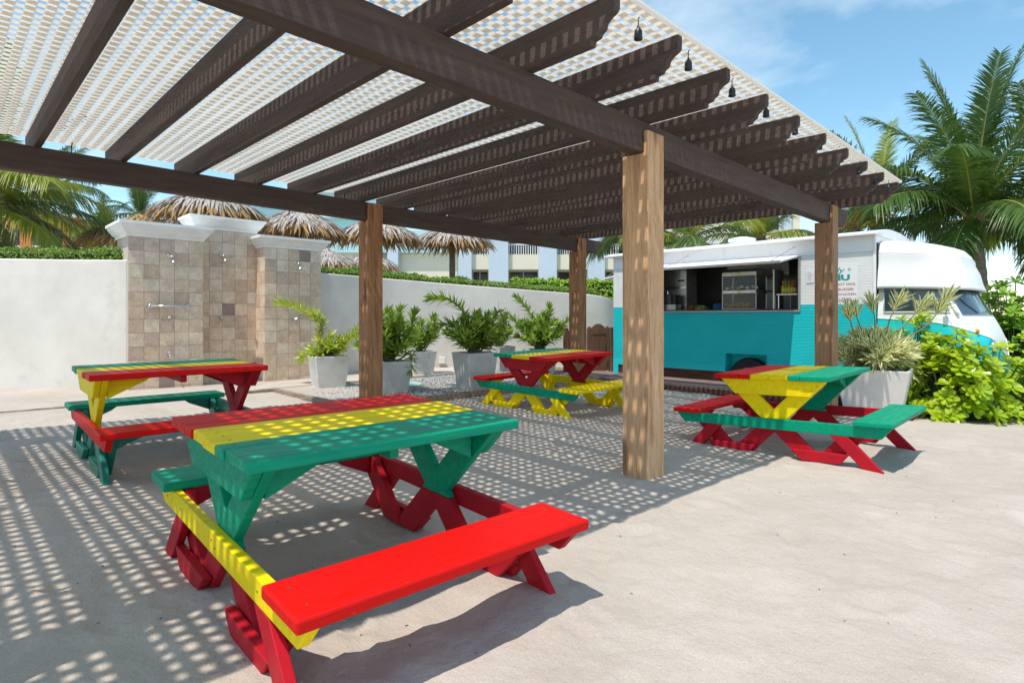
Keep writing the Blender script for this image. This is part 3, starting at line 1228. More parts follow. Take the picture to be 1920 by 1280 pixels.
while y < LY1:
    m = MB()
    rows = []
    for i, xx in enumerate(xsegs):
        dy = rl.uniform(-.003, .003)
        rows.append([(xx, y + dy - LW / 2, ZL + LT + .0008), (xx, y + dy + LW / 2, ZL + LT + .0008), (xx, y + dy + LW / 2, ZL + 2 * LT + .0008), (xx, y + dy - LW / 2, ZL + 2 * LT + .0008)])
    m.grid(rows, close=True)
    m.f += [(3, 2, 1, 0), tuple(range(len(m.v) - 4, len(m.v)))]
    slope(m).build('lath', M_LATTICE, latp)
    y += PITCH

# empty lamp sockets of a light string along the eave
ORD = ['nearest', 'second', 'third', 'fourth', 'fifth', 'sixth', 'seventh', 'eighth', 'ninth', 'farthest']
for i, y in enumerate((2.95, 3.53, 4.16, 4.76, 5.37, 5.98, 6.60, 7.22, 7.85, 8.40)):
    zt = pz(-1.955, y, ZL)
    t = thing('lamp_socket', (-1.955, y, zt - .15), 'black hanging lamp socket, %s of the row along the pergola eave' % (ORD[i] if i in (0, 9) else ORD[i] + ' nearest'), 'lamp socket', 'lamp sockets hanging along the pergola eave')
    c = Vector((-1.955, y, zt))
    MB().tube([c + Vector((.012, 0, .002)), c, c - Vector((0, 0, .03)), c - Vector((.001, 0, .062))], .0035, 6).build('cord', M_SOCKET, t)
    MB().lathe([(.006, -.045), (.010, -.058), (.022, -.072), (.0245, -.09), (.0235, -.11), (.0255, -.112), (.0255, -.124), (.018, -.128)], c, 14).build('socket', M_SOCKET, t, smooth=True)
for i, (x, y) in enumerate(((-6.66, .92), (-6.66, 3.7), (-6.66, 7.4))):
    zt = pz(x, y, ZT)
    m = MB().tube([(x - .12, y, zt), (x - .12, y, zt + .05), (x - .10, y + .005, zt + .09), (x - .10, y, zt + .075)], .005, 6)
    tag(m.build('cable_hook', M_SOCKET), 'small black cable hook on the left pergola beam, %s of three' % ('nearest', 'middle one', 'farthest')[i], 'hook', 'cable hooks on the left beam')

# ================================================================== OBJECTS
# ------------------------------------------------------------------ picnic tables


def board2d(m, a, b, w, y0, y1):
    """board in the x-z plane from a to b, horizontal width w, between y0 and y1; ends cut level"""
    (xa, za), (xb, zb) = a, b
    poly = [(xa - w / 2, za), (xa + w / 2, za), (xb + w / 2, zb), (xb - w / 2, zb)]
    m.prism(poly, lambda p, q, s: (p, y0 + (y1 - y0) * s, q))
    return m


def picnic_table(key, label, cols):
    tx, ty, tr, tz, ta, tb = TABLES[key]
    t = thing('picnic_table', (tx, ty, tz), label, 'picnic table', 'striped picnic tables on the sand')
    t.rotation_euler = Matrix(((1, 0, 0), (0, 1, 0), (ta, tb, 1))).to_3x3().to_euler()
    ex = Vector((math.cos(tr), math.sin(tr), ta)).normalized()
    ey = Vector((-math.sin(tr), math.cos(tr), tb)).normalized()
    ez = ex.cross(ey).normalized()
    ey = ez.cross(ex)
    t.rotation_euler = Matrix((ex, ey, ez)).transposed().to_euler()
    rj = random.Random(hash(key) % 7 + 3)
    rj = random.Random({'n': 4, 'r': 9, 'm': 14, 'l': 23}[key])

    def bl(m, name, mt, bev=.005, par=None):
        o = m.build(name, mt, par or t, bevel=bev, local=True)
        return fix_normals(o)
    top, bm_, bp, endn, endf, railn, railf, low = (cols[k] for k in ('top', 'bm', 'bp', 'endn', 'endf', 'railn', 'railf', 'low'))
    W, L, T = 1.045, 1.275, .75
    ws = [.245, .105, .170, .170, .105, .245]
    x = -W / 2
    cl = [top[0], top[0], top[1], top[1], top[2], top[2]]
    for i, w in enumerate(ws):
        j = rj.uniform(-.006, .006)
        bl(MB().box(x + .0016, x + w - .0016, -L / 2 + j, L / 2 + rj.uniform(-.006, .006), T - .044, T + rj.uniform(-.0015, .0015)), 'plank', cl[i], .007)
        x += w
    for sx, c in ((-1, bm_), (1, bp)):
        m = MB().box(-.147, .147, -.64, .64, .347, .392)
        m.v = [(p[0] + sx * .828, p[1], p[2]) for p in m.v]
        bl(m, 'bench_seat', c, .009)
    bl(MB().box(-.43, .43, -.022, .022, .645, .7055), 'top_batten', low if key in 'x' else endf)
    for e in (-1, 1):
        endc, railc = (endn, railn) if e < 0 else (endf, railf)

        def Y(a, b):
            return (e * a, e * b) if e > 0 else (e * b, e * a)
        ya, yb = Y(.555, .598)
        m = MB().prism([(-.472, .7055), (.472, .7055), (.335, .562), (-.335, .562)], lambda p, q, s: (p, ya + (yb - ya) * s, q))
        bl(m, 'cleat', endc)
        m = MB().prism([(-.958, .3465), (.958, .3465), (.875, .250), (-.875, .250)], lambda p, q, s: (p, ya + (yb - ya) * s, q))
        bl(m, 'rail', railc)
        for s_, lay in ((1, (.509, .553)), (-1, (.5055, .5495))):
            y0, y1 = Y(*lay)
            bl(board2d(MB(), (s_ * -.03, .292), (s_ * .378, .7055), .198, y0, y1), 'upper_leg', endc)
            bl(board2d(MB(), (s_ * -.31, .012), (s_ * -.032, .29), .198, y0, y1), 'lower_leg', low)
        for s_ in (-1, 1):
            bl(board2d(MB(), (s_ * .43, .012), (s_ * .757, .3455), .185, *Y(.502, .546)), 'seat_leg', low)
            bl(board2d(MB(), (s_ * .815, -.03), (s_ * .555, .2485), .142, *Y(.5555, .5975)), 'outer_leg', low)
            m = MB().prism([(s_ * .15, .093), (s_ * .63, .093), (s_ * .555, .002), (s_ * .245, .002)], lambda p, q, s: (p, ya + (yb - ya) * s, q))
            bl(m, 'foot_plate', low)
            g0, g1 = s_ * .285, s_ * .325
            m = MB().prism([(e * .5005, .7045), (e * .20, .7045), (e * .24, .67), (e * .5005, .545)], lambda p, q, s: (g0 + (g1 - g0) * s, p, q))
            bl(m, 'gusset', endc)
            g0, g1 = s_ * .70, s_ * .74
            m = MB().prism([(e * .5005, .346), (e * .28, .346), (e * .32, .315), (e * .5005, .235)], lambda p, q, s: (g0 + (g1 - g0) * s, p, q))
            bl(m, 'gusset', low)
    m = MB()
    for e in (-1, 1):
        x = -W / 2
        for w in ws:
            for f in ((.25, .75) if w > .15 else (.5,)):
                m.lathe([(.0045, 0), (.0045, .0007), (.002, .0009)], (x + w * f, e * .577 + rj.uniform(-.006, .006), T + .0012), 7)
            x += w
        for sx in (-1, 1):
            for f in (-.07, .07):
                m.lathe([(.0045, 0), (.0045, .0007), (.002, .0009)], (sx * .828 + f, e * .577, .392 + .0002), 7)
        for xx, zz in ((-.40, .66), (-.36, .62), (.40, .66), (.36, .62), (-.02, .31), (.03, .29), (-.79, .30), (.79, .30), (.53, .30), (-.53, .30), (-.3, .05), (.3, .05), (.46, .05), (-.46, .05)):
            m.lathe([(.005, 0), (.005, .0012), (.002, .0016)], (xx, e * .5982, zz), 7, 'y') if e > 0 else m.lathe([(.005, 0), (.005, -.0012), (.002, -.0016)], (xx, e * .5982, zz), 7, 'y')
    struct(bl(m, 'screws', M_SCREW, 0), 'stuff')
    return t


picnic_table('n', 'nearest picnic table, striped red, yellow and green, with bright red front bench', dict(top=(M_RED, M_YEL, M_GRN), bm=M_GRN, bp=M_RED, endn=M_GRN, endf=M_GRN, railn=M_YEL, railf=M_CRIM, low=M_CRIM))
picnic_table('r', 'picnic table with yellow end frame and green front rail beside the white planter', dict(top=(M_RED, M_YEL, M_GRN), bm=M_RED, bp=M_GRN, endn=M_YEL, endf=M_GRN, railn=M_GRN, railf=M_CRIM, low=M_CRIM))
picnic_table('m', 'picnic table with yellow legs and red end frames by the gravel bed', dict(top=(M_GRN, M_YEL, M_RED), bm=M_RED, bp=M_YEL, endn=M_CRIM, endf=M_CRIM, railn=M_GRN, railf=M_YEL, low=M_YEL))
picnic_table('l', 'picnic table with dark green legs standing before the showers', dict(top=(M_GRN, M_YEL, M_RED), bm=M_GRN, bp=M_RED, endn=M_YEL, endf=M_CRIM, railn=M_RED, railf=M_TEALG, low=M_TEALG))

# ------------------------------------------------------------------ food truck
TY = 10.20                     # front face of the truck body
TX0, TX1 = -7.37, -2.55
TYB = 12.35
BZ0, BZS, BZ1 = .245, 1.432, 2.47
WX0, WX1, WZ0, WZ1 = -6.24, -3.66, 1.345, 2.185
truck = thing('food_truck', (-4.6, 11.2, 0), 'white and turquoise food truck with an open serving hatch', 'food truck')


def ribbed(x0, x1, z0, z1, m=None, pitch=.0235, dep=.007):
    """horizontal ribs pressed into a side panel facing -Y"""
    m = m or MB()
    prof = [(0.0, z0)]
    z = z0
    while z < z1 - 1e-6:
        h = min(pitch, z1 - z)
        prof += [(0, z + h * .55), (dep, z + h * .72), (dep, z + h * .85), (0, z + h)]
        z += h
    m.grid([[(x, TY + d, zz) for d, zz in prof] for x in (x0, x1)])
    return m


HW0, HW1, HZ = -4.92, -4.18, .575      # wheel arch opening
m = ribbed(TX0, HW0, BZ0 + .12, WZ0 - .035)
ribbed(HW0, HW1, HZ, WZ0 - .035, m)
ribbed(HW1, TX1, BZ0 + .12, WZ0 - .035, m)
m.box(TX0, HW0, TY - .002, TY + .03, BZ0, BZ0 + .118)
m.box(HW1, TX1, TY - .002, TY + .03, BZ0, BZ0 + .118)
ribbed(TX0, WX0 - .035, WZ0 - .035, BZS, m)
ribbed(WX1 + .035, TX1, WZ0 - .035, BZS, m)
low_o = m.build('lower_side_panel', M_TEAL, truck)
low_o['label'] = 'turquoise ribbed lower side'
m = MB().box(TX0, TX0 + .12, TY - .006, TY - .0005, .06, BZ0 + .11)
m.box(TX0, TX0 + .12, TY - .004, TY + .3, .06, BZ0)
m.build('corner_skirt', M_TEAL, truck)
m = ribbed(TX0, WX0 - .035, BZS, WZ1 + .04)
ribbed(WX1 + .035, TX1, BZS, WZ1 + .04, m)
m.box(TX0, TX1, TY - .004, TY + .03, WZ1 + .042, BZ1)
m.build('upper_side_panel', M_WHITE, truck)
m = MB()
# rear, far side, front bulkhead, floor
m.box(TX0 + .001, TX0 + .04, TY + .032, TYB, BZS, BZ1)
m.box(TX0 + .04, TX1, TYB - .04, TYB, BZ0, BZ1)
m.box(TX1 - .04, TX1 - .001, TY + .012, TYB, BZ0 + .6, BZ1)
m.build('body_shell', M_WHITE, truck)
MB().box(TX0 + .001, TX0 + .04, TY + .032, TYB, BZ0, BZS).build('rear_panel', M_TEAL, truck)
MB().box(TX1 - .03, TX1 + .012, TY - .012, TY + .02, BZS + .002, BZ1 - .002).build('corner_trim', M_WHITE, truck, bevel=.008)
MB().box(TX1 - .03, TX1 + .012, TY - .0125, TY + .02, BZ0, BZS).build('corner_trim', M_TEAL, truck, bevel=.008)
MB().box(TX0 + .04, TX1 - .04, TY + .033, TYB - .04, .80, .84).build('floor', M_DARK, truck)
m = MB()
yc, hw = (TY + TYB) / 2, (TYB - TY) / 2 + .13
prof = []
for i in range(17):
    a = -1 + 2 * i / 16
    prof.append((yc + a * hw, BZ1 + .025 + .13 * (1 - abs(a) ** 2.4)))
rows = []
for x in (TX0 - .16, TX1 + .03, TX1 + .045):
    dz = 0 if x < TX1 + .04 else -.012
    rows.append([(x, y, z + dz) for y, z in prof] + [(x, y, BZ1 + .003) for y in (prof[-1][0] - .002, prof[0][0] + .002)])
m.grid(rows, close=True)
n = len(rows[0])
m.f.append(tuple(range(n - 1, -1, -1)))
m.f.append(tuple(range(len(m.v) - n, len(m.v))))
roof = fix_normals(m.build('roof', M_WHITE, truck))
vx = at_y(1391, 11.0)
MB().lathe([(.22, 0), (.22, .07), (.25, .075), (.25, .12), (.12, .15)], (vx, 11.0, BZ1 + .12), 20).build('roof_vent', M_WHITE, roof, smooth=False)
# serving hatch frame, flap and stays
fr = MB()
fr.box(WX0 - .034, WX1 + .034, TY - .018, TY + .05, WZ0 - .034, WZ0)
fr.box(WX0 - .034, WX1 + .034, TY - .018, TY + .05, WZ1, WZ1 + .036)
fr.box(WX0 - .034, WX0, TY - .0175, TY + .05, WZ0 + .0005, WZ1 - .0005)
fr.box(WX1, WX1 + .034, TY - .0175, TY + .05, WZ0 + .0005, WZ1 - .0005)
hatch = fr.build('hatch_frame', M_GREYMETAL, truck, bevel=.004)
MB().box(WX0 + .001, WX0 + .02, TY - .005, TY + .06, WZ0 + .001, WZ1 - .001).build('hatch_seal', M_BLACK, hatch)
MB().box(WX1 - .02, WX1 - .001, TY - .005, TY + .06, WZ0 + .001, WZ1 - .001).build('hatch_seal', M_BLACK, hatch)
MB().box(WX0 + .021, WX1 - .021, TY - .004, TY + .055, WZ0 + .001, WZ0 + .02).build('hatch_seal', M_BLACK, hatch)
m = MB()
hz_, oz_, oy = WZ1 + .03, 2.075, TY - .78
m.add([(WX0 - .01, TY - .02, hz_), (WX1 + .01, TY - .02, hz_), (WX1 + .01, oy, oz_), (WX0 - .01, oy, oz_),
       (WX0 - .01, TY - .02, hz_ + .03), (WX1 + .01, TY - .02, hz_ + .03), (WX1 + .01, oy, oz_ + .03), (WX0 - .01, oy, oz_ + .03)],
      [(0, 1, 2, 3), (7, 6, 5, 4), (0, 4, 5, 1), (1, 5, 6, 2), (2, 6, 7, 3), (3, 7, 4, 0)])
flap = fix_normals(m.build('hatch_flap', M_WHITE, truck, bevel=.004))
MB().box(WX0 - .012, WX1 + .012, oy - .014, oy - .001, oz_ - .006, oz_ + .034).build('flap_edge', M_GREYMETAL, flap)
for x in (WX0 + .5, WX1 - .16):
    MB().tube([(x, oy + .06, oz_ + .04), (x + .1, TY - .006, BZ1 - .08)], .006, 6).build('flap_stay', M_GREYMETAL, flap)
for u in (1281, 1357, 1443):
    x = at_y(u, TY)
    MB().box(x - .012, x + .012, TY - .014, TY - .0045, WZ1 + .05, BZ1 - .02).build('hinge_strip', M_WHITE, truck, bevel=.003)
# rear hatch flap seen past the left corner
m = MB()
m.add([(TX0 - .002, TY + .45, 2.16), (TX0 - .002, TY + 1.5, 2.16), (TX0 - .62, TY + 1.5, 2.06), (TX0 - .62, TY + .45, 2.06),
       (TX0 - .002, TY + .45, 2.19), (TX0 - .002, TY + 1.5, 2.19), (TX0 - .62, TY + 1.5, 2.09), (TX0 - .62, TY + .45, 2.09)],
      [(0, 1, 2, 3), (7, 6, 5, 4), (0, 4, 5, 1), (1, 5, 6, 2), (2, 6, 7, 3), (3, 7, 4, 0)])
rf = fix_normals(m.build('rear_flap', M_WHITE, truck))
MB().tube([(TX0 - .004, TY + .5, 2.42), (TX0 - .55, TY + .5, 2.11)], .005, 6).build('flap_stay', M_GREYMETAL, rf)
# wheel arch and wheel
m = MB()
m.add([(HW0, TY + .001, BZ0 - .02), (HW0, TY + .26, BZ0 - .02), (HW0, TY + .26, HZ), (HW0, TY + .001, HZ),
       (HW1, TY + .001, BZ0 - .02), (HW1, TY + .26, BZ0 - .02), (HW1, TY + .26, HZ), (HW1, TY + .001, HZ)],
      [(0, 1, 2, 3), (4, 7, 6, 5), (3, 2, 6, 7), (1, 5, 6, 2)])
m.build('wheel_arch', M_TEAL, truck)
wc = ((HW0 + HW1) / 2 + .03, TY + .12, .16)
wh = MB().lathe([(.18, -.09), (.28, -.10), (.335, -.085), (.35, -.04), (.35, .06), (.335, .1), (.2, .1)], wc, 32, 'y').build('wheel', M_RUBBER, truck, smooth=True)
MB().lathe([(.04, -.06), (.10, -.072), (.175, -.062), (.178, -.095)], wc, 24, 'y').build('rim', M_GREYMETAL, wh)
m = MB().box(TX0 + .12, TX1 + 1.0, TY + .02, TY + .05, .0, BZ0 - .001)
m.build('skirt_board', M_SKIRT, truck)
# interior lining and fittings that belong to the truck
m = MB()
m.box(TX0 + .06, TX1 - .06, 12.0, 12.03, .85, BZ1 - .05)
m.box(TX0 + .06, TX0 + .09, TY + .06, 12.0, .85, BZ1 - .05)
m.box(TX1 - .09, TX1 - .06, TY + .06, 12.0, .85, BZ1 - .05)
m.box(TX0 + .09, TX1 - .09, TY + .06, 12.0, BZ1 - .06, BZ1 - .03)
m.build('interior_lining', mat('lining', (.30, .31, .315), .38, metal=.5, var=.3, vscale=2), truck)
MB().box(WX0 - .3, WX1 + .3, TY + .06, TY + .62, WZ0 - .06, WZ0 - .012).build('counter', M_STEEL, truck)
MB().box(WX0 + .85, WX1 - .55, TY + 1.05, TY + 1.75, 2.0, 2.33).build('extractor_hood', M_STEEL, truck, bevel=.01)
m = MB()
for i in range(9):
    x = WX0 + .95 + i * .13
    m.tube([(x, TY + 1.72, 1.74), (x, TY + 1.70, 1.71)], .008, 6)
m.tube([(WX0 + .9, TY + 1.73, 1.745), (WX0 + 2.1, TY + 1.73, 1.745)], .008, 6)
m.build('utensil_rail', M_CHROME, truck)
MB().box(WX1 - .42, WX1 + .02, TY + .16, TY + .42, 1.60, 1.625).build('shelf', M_STEEL, truck)
m = MB()
for x in (WX1 - .40, WX1 - .2):
    m.tube([(x, TY + .2, WZ0 - .01), (x, TY + .2, 1.6)], .008, 6)
m.build('shelf_leg', M_CHROME, truck)
MB().box(WX1 - .455, WX1 - .43, TY + .1, TY + .5, WZ0 - .01, 2.04).build('partition_post', M_STEEL, truck)
# lettering
from_text = []


def lettering(body, x, z, h, mt, shear=0.0, bold=0.0, w=None):
    c = bpy.data.curves.new('lettering', 'FONT')
    c.body = body
    c.size = h * 1.4
    c.shear = shear
    c.offset = bold
    c.extrude = .001
    c.align_x = 'RIGHT'
    o = bpy.data.objects.new('tmp', c)
    COL.objects.link(o)
    dg = bpy.context.evaluated_depsgraph_get()
    dg.update()
    me = bpy.data.meshes.new_from_object(o.evaluated_get(dg))
    bpy.data.objects.remove(o)
    me.materials.clear()
    me.materials.append(mt)
    xs = [v.co.x for v in me.vertices]
    wid = max(xs) - min(xs)
    sx = (w / wid) if w else 1.0
    q = bpy.data.objects.new('lettering', me)
    COL.objects.link(q)
    q.parent = truck
    q.rotation_euler = (R_(90), 0, 0)
    q.scale = (sx, 1, 1)
    q.location = Vector((x, TY - .0075, z)) - offs(truck)
    return q


def zrow(v, X):
    d = (Vector((X, TY, 0))).dot(FW)
    return CAM_H + (594 - v) * d / FPX


mx0 = -2.80
MB().box(-3.42, at_y(1608, TY), TY - .006, TY - .003, zrow(563, mx0), zrow(493, mx0)).build('menu_panel', M_WHITE, truck)
lettering('Daily', at_y(1581, TY), zrow(510, mx0), .085, M_TEXTTEAL, .35, .0012, .34)
lettering('MENU', at_y(1594, TY), zrow(524, mx0), .085, M_TEXTTEAL, 0, .006, .50)
for body, u, v, w in (('CUP - HOT DOG', 1604, 534, .42), ('CHEESEBURGER', 1601, 543.5, .42), ('JERK CHICKEN', 1606, 553, .40), ('FRENCH FRIES', 1596, 562, .37)):
    lettering(body, at_y(u, TY), zrow(v, mx0), .036, M_TEXTRED, 0, .0004, w)
m = MB()
for a in (10, 30, 50):
    p = Vector((at_y(1588, TY), TY - .0085, zrow(506, mx0)))
    d = Vector((math.cos(R_(a)), 0, math.sin(R_(a))))
    m.bar(p + d * .02, p + d * .06, .001, .004, Vector((0, 1, 0)))
m.build('lettering', M_TEXTTEAL, truck)
MB().box(at_y(1512, TY), at_y(1530, TY), TY - .010, TY - .003, zrow(530, -3.4), zrow(507, -3.4)).build('notice', M_PAPER, truck)
m = MB()
for i in range(5):
    z = zrow(512 + i * 3.2, -3.4)
    m.box(at_y(1515, TY), at_y(1521 + (i * 7 % 4), TY), TY - .0115, TY - .0105, z, z + .006)
m.build('notice_print', M_GREYMETAL, truck)

# cab: rounded nose under a tall visor
CYC = 11.30
XFB = [(.25, -1.16), (.6, -1.13), (.9, -1.18), (1.0, -1.215), (1.15, -1.28), (1.27, -1.34), (1.70, -1.55)]
Y0B = [(.25, 10.30), (.5, 10.255), (.9, 10.245), (1.2, 10.25), (1.3, 10.262), (1.70, 10.335)]
XFV = [(1.655, -1.42), (1.8, -1.47), (2.1, -1.555), (2.2, -1.575), (2.3, -1.60), (2.36, -1.66), (2.40, -1.85), (2.415, -2.2)]
Y0V = [(1.655, 10.22), (2.1, 10.305), (2.2, 10.315), (2.3, 10.33), (2.36, 10.38), (2.40, 10.55), (2.415, 11.0)]



def outline(z, XF, Y0, rx=.50, ry=.62, grow=0.0, xb=-2.53):
    xf = interp(XF, z) + grow
    y0 = interp(Y0, z) - grow
    hh = CYC - y0
    rx = min(rx, (xf - xb) * .8)
    ry = min(ry, hh * .9)
    pts = [(lerp(xb, xf - rx, i / 8), y0) for i in range(8)]
    for i in range(13):
        a = math.pi / 2 * i / 12
        pts.append((xf - rx + rx * math.sin(a) ** .9, y0 + ry - ry * math.cos(a) ** .9 if math.cos(a) > 1e-6 else y0 + ry))
    pts += [(xf + .03 * math.sin(math.pi / 2 * i / 4), lerp(y0 + ry, CYC, i / 4)) for i in range(1, 5)]
    half = pts
    return half + [(x, 2 * CYC - y) for x, y in half[-2::-1]]


NO = len(outline(1.0, XFB, Y0B))


def zb_line(x, y):
    """height of the colour line: level along the door, dipping to the nose"""
    t = max(0.0, (x + 1.95) / .85)
    z = 1.206 - .05 * min(1, max(0, (x + 2.45) / .75)) - .30 * max(0, t) ** 1.9
    if y > 10.6:
        z -= .25 * min(1, (min(y, 2 * CYC - y) - 10.6) / .7)
    return z


def cab_rows(zs_fn, n, XF=XFB, Y0=Y0B, grow=0.0):
    rows = []
    for i in range(n + 1):
        r = []
        for k in range(NO):
            base = outline(1.0, XF, Y0)[k] if k < 0 else None
            z = zs_fn(k, i / n)
            x, y = outline(z, XF, Y0, grow=grow)[k]
            r.append((x, y, z))
        rows.append(r)
    return rows


ZBL = []
for k in range(NO):
    z = 1.0
    for it in range(5):
        x, y = outline(z, XFB, Y0B)[k]
        z = zb_line(x, y)
    ZBL.append(z)
m = MB().grid(cab_rows(lambda k, t: lerp(.26, ZBL[k], t), 10))
m.build('cab_lower_body', M_TEAL, truck, smooth=True)
m = MB().grid(cab_rows(lambda k, t: lerp(ZBL[k], 1.70, t), 10))
m.build('cab_upper_body', M_WHITE, truck, smooth=True)
m = MB()
zsv = [1.675, 1.66, 1.655, 1.70, 1.78, 1.9, 2.1, 2.16, 2.19, 2.22, 2.26, 2.30, 2.33, 2.36, 2.38, 2.40, 2.41, 2.415]
rows = []
for i, z in enumerate(zsv):
    o_ = outline(max(z, 1.655), XFV, Y0V, rx=.42, ry=.52, xb=-2.53)
    g = -.03 if i == 0 else (-.006 if i == 1 else (0.012 if 7 <= i <= 9 else 0))
    row = []
    for x, y in o_:
        sgn = 1 if y > CYC else -1
        x2 = x + (g if x > -2.4 else 0)
        sh_ = .045 * max(0, (x2 + 2.4) / 1.0) if z < 1.8 else .14 * max(0, (x2 + 2.4) / .9) * min(1, max(0, (z - 1.9) / .4))
        row.append((x2, y + sgn * g, z - sh_))
    rows.append(row)
m.grid(rows)
m.f.append(tuple(len(m.v) - NO + k for k in range(NO)))
m.build('cab_visor', M_WHITE, truck, smooth=True)
MB().box(-2.549, -2.528, TY + .075, 12.3, .3, 2.36).build('cab_seam', M_BLACK, truck)


def cab_patch(name, mt, ks, zlo, zhi, grow, par, n=6):
    rows = []
    for i in range(n + 1):
        r = []
        for k in ks:
            z = lerp(zlo(k), zhi(k), i / n)
            x, y = outline(z, XFB, Y0B, grow=grow)[k]
            r.append((x, y, z))
        rows.append(r)
    return MB().grid(rows).build(name, mt, par, smooth=True)


o_ = outline(2.2, XFV, Y0V, rx=.42, ry=.52, xb=-2.53, grow=.006)
MB().tube([(x, y, 2.2 - .14 * max(0, (x + 2.4) / .9) * .75) for x, y in o_[:NO - 2]], .010, 6).build('drip_rail', M_WHITE, truck, smooth=True)
MB().box(-1.98, -1.86, 10.225, 10.243, 1.10, 1.125).build('door_handle', M_CHROME, truck, bevel=.004)
# pale window backing with reflections painted in, window glass, pillars and trim
M_PANEREFL = mat('pane_reflection', (.34, .40, .45), .25, spec=.6, col2=(.66, .71, .75), vscale=2.2, detail=2)  # blue-grey to pale mottling paints the reflections in the cab windows
wb = cab_patch('side_window', M_PANEREFL, [1, 2, 3, 4, 5, 6, 7, 8, 9, 10, 11], lambda k: 1.305, lambda k: 1.672, .006, truck)
cab_patch('glass', M_WGLASS, [1, 2, 3, 4, 5, 6, 7, 8, 9, 10, 11], lambda k: 1.302, lambda k: 1.675, .012, wb)
ws = cab_patch('windscreen', M_PANEREFL, list(range(13, NO - 13)), lambda k: 1.262, lambda k: 1.672, .006, truck)
cab_patch('glass', M_WGLASS, list(range(13, NO - 13)), lambda k: 1.26, lambda k: 1.675, .012, ws)


def cab_pt(k, z, grow):
    x, y = outline(z, XFB, Y0B, grow=grow)[k]
    return Vector((x, y, z))


MB().tube([cab_pt(12, z, .012) for z in (1.25, 1.36, 1.47, 1.58, 1.69)], [.024, .022, .02, .02, .02], 8).build('pillar', M_WHITE, truck, smooth=True)
MB().tube([cab_pt(6, z, .010) for z in (1.305, 1.67)], .008, 6).build('window_divider', M_GREYMETAL, wb)
MB().tube([cab_pt(k, 1.302, .012) for k in range(1, 12)], .009, 6).build('window_trim', M_WHITE, wb, smooth=True)
MB().tube([cab_pt(1, z, .012) for z in (1.302, 1.48, 1.675)], .009, 6).build('window_trim', M_WHITE, wb, smooth=True)
MB().tube([cab_pt(17, 1.29, .02), cab_pt(15, 1.40, .02), cab_pt(14, 1.52, .02)], .006, 6).build('wiper', M_BLACK, ws)
MB().tube([cab_pt(k, ZBL[k], .003) for k in range(0, NO - 1)], .006, 6).build('belt_moulding', M_WHITE, truck, smooth=True)
MB().tube([cab_pt(10, z, .0015) for z in (.5, .8, 1.1, 1.28)], .004, 5).build('door_seam', M_GREYMETAL, truck)
p = cab_pt(14, 1.03, .012)
MB().lathe([(.036, -.012), (.036, .0), (.028, .02), (.012, .03)], (p.x, p.y, p.z), 14, 'x').build('indicator_lamp', M_ORBULB, truck, smooth=True)
p = cab_pt(10, 1.27, .01)
mr_ = MB().tube([p, p + Vector((.02, -.08, .05)), p + Vector((.02, -.10, .10))], .008, 6).build('mirror_arm', M_GREYMETAL, truck)
MB().obox(p + Vector((.02, -.115, .17)), Vector((.03, .01, 0)), Vector((-.004, .012, 0)), Vector((0, 0, .075))).build('mirror', M_WHITE, mr_, bevel=.008)
hp = cab_pt(17, .80, 0)
MB().lathe([(.10, -.02), (.105, .01), (.09, .03), (.04, .045)], (hp.x, hp.y, hp.z), 20, 'x').build('headlight', M_CHROME, truck, smooth=True)
wc = (-1.80, TY + .18, .16)
wh = MB().lathe([(.18, -.09), (.28, -.10), (.335, -.085), (.35, -.04), (.35, .06), (.335, .1), (.2, .1)], wc, 32, 'y').build('wheel', M_RUBBER, truck, smooth=True)
MB().lathe([(.04, -.06), (.10, -.072), (.175, -.062), (.178, -.095)], wc, 24, 'y').build('rim', M_GREYMETAL, wh)

# things standing inside the serving hatch
CZ = WZ0 - .012


def X_(u):
    return at_y(u, TY + .3)


c = thing('food_warmer', (X_(1396), TY + .3, CZ), 'two-tier stainless display warmer with wrapped food in the hatch', 'food warmer')
wx0, wx1, wy0, wy1 = X_(1363), X_(1427), TY + .10, TY + .55
m = MB()
zz = [CZ + .02, CZ + .335, CZ + .40, CZ + .67]
m.box(wx0, wx1, wy0, wy1, CZ + .012, CZ + .045)
m.box(wx0, wx1, wy0 + .002, wy1, CZ + .315, CZ + .375)
m.box(wx0, wx1, wy0, wy1, CZ + .63, CZ + .70)
for x in (wx0, wx1 - .014):
    for y in (wy0 + .002, wy1 - .016):
        m.box(x + .0005, x + .0135, y, y + .014, CZ + .046, CZ + .629)
m.build('frame', M_STEEL, c, bevel=.003)
MB().prism([(wy0, CZ + .701), (wy1, CZ + .701), (wy1 - .03, CZ + .76), (wy0 + .12, CZ + .76)], lambda a, b, s: (lerp(wx0, wx1, s), a, b)).build('top_cover', M_GREYMETAL, c)
for z0, z1 in ((CZ + .05, CZ + .31), (CZ + .38, CZ + .625)):
    MB().box(wx0 + .015, wx1 - .015, wy0 + .006, wy0 + .009, z0, z1).build('glass_door', M_GLASS, c)
    MB().box(wx0 + .014, wx1 - .014, wy1 - .02, wy1 - .012, z0, z1).build('back_panel', M_DARK, c)
for z in (CZ + .328, CZ + .648):
    xm = (wx0 + wx1) / 2
    MB().box(xm - .022, xm + .022, wy0 - .004, wy0 - .0005, z, z + .038).build('sticker', M_YEL, c)
rw = random.Random(8)
M_FOIL = mat('foil', (.70, .70, .70), .35, metal=.6, var=.25, vscale=20)
M_FOOD = mat('fried_food', (.55, .30, .10), .7, var=.4, vscale=20)
M_LETT = mat('lettuce', (.34, .45, .12), .6, var=.3, vscale=20)
M_TOM = mat('chopped_tomato', (.55, .16, .07), .55, var=.3, vscale=20)
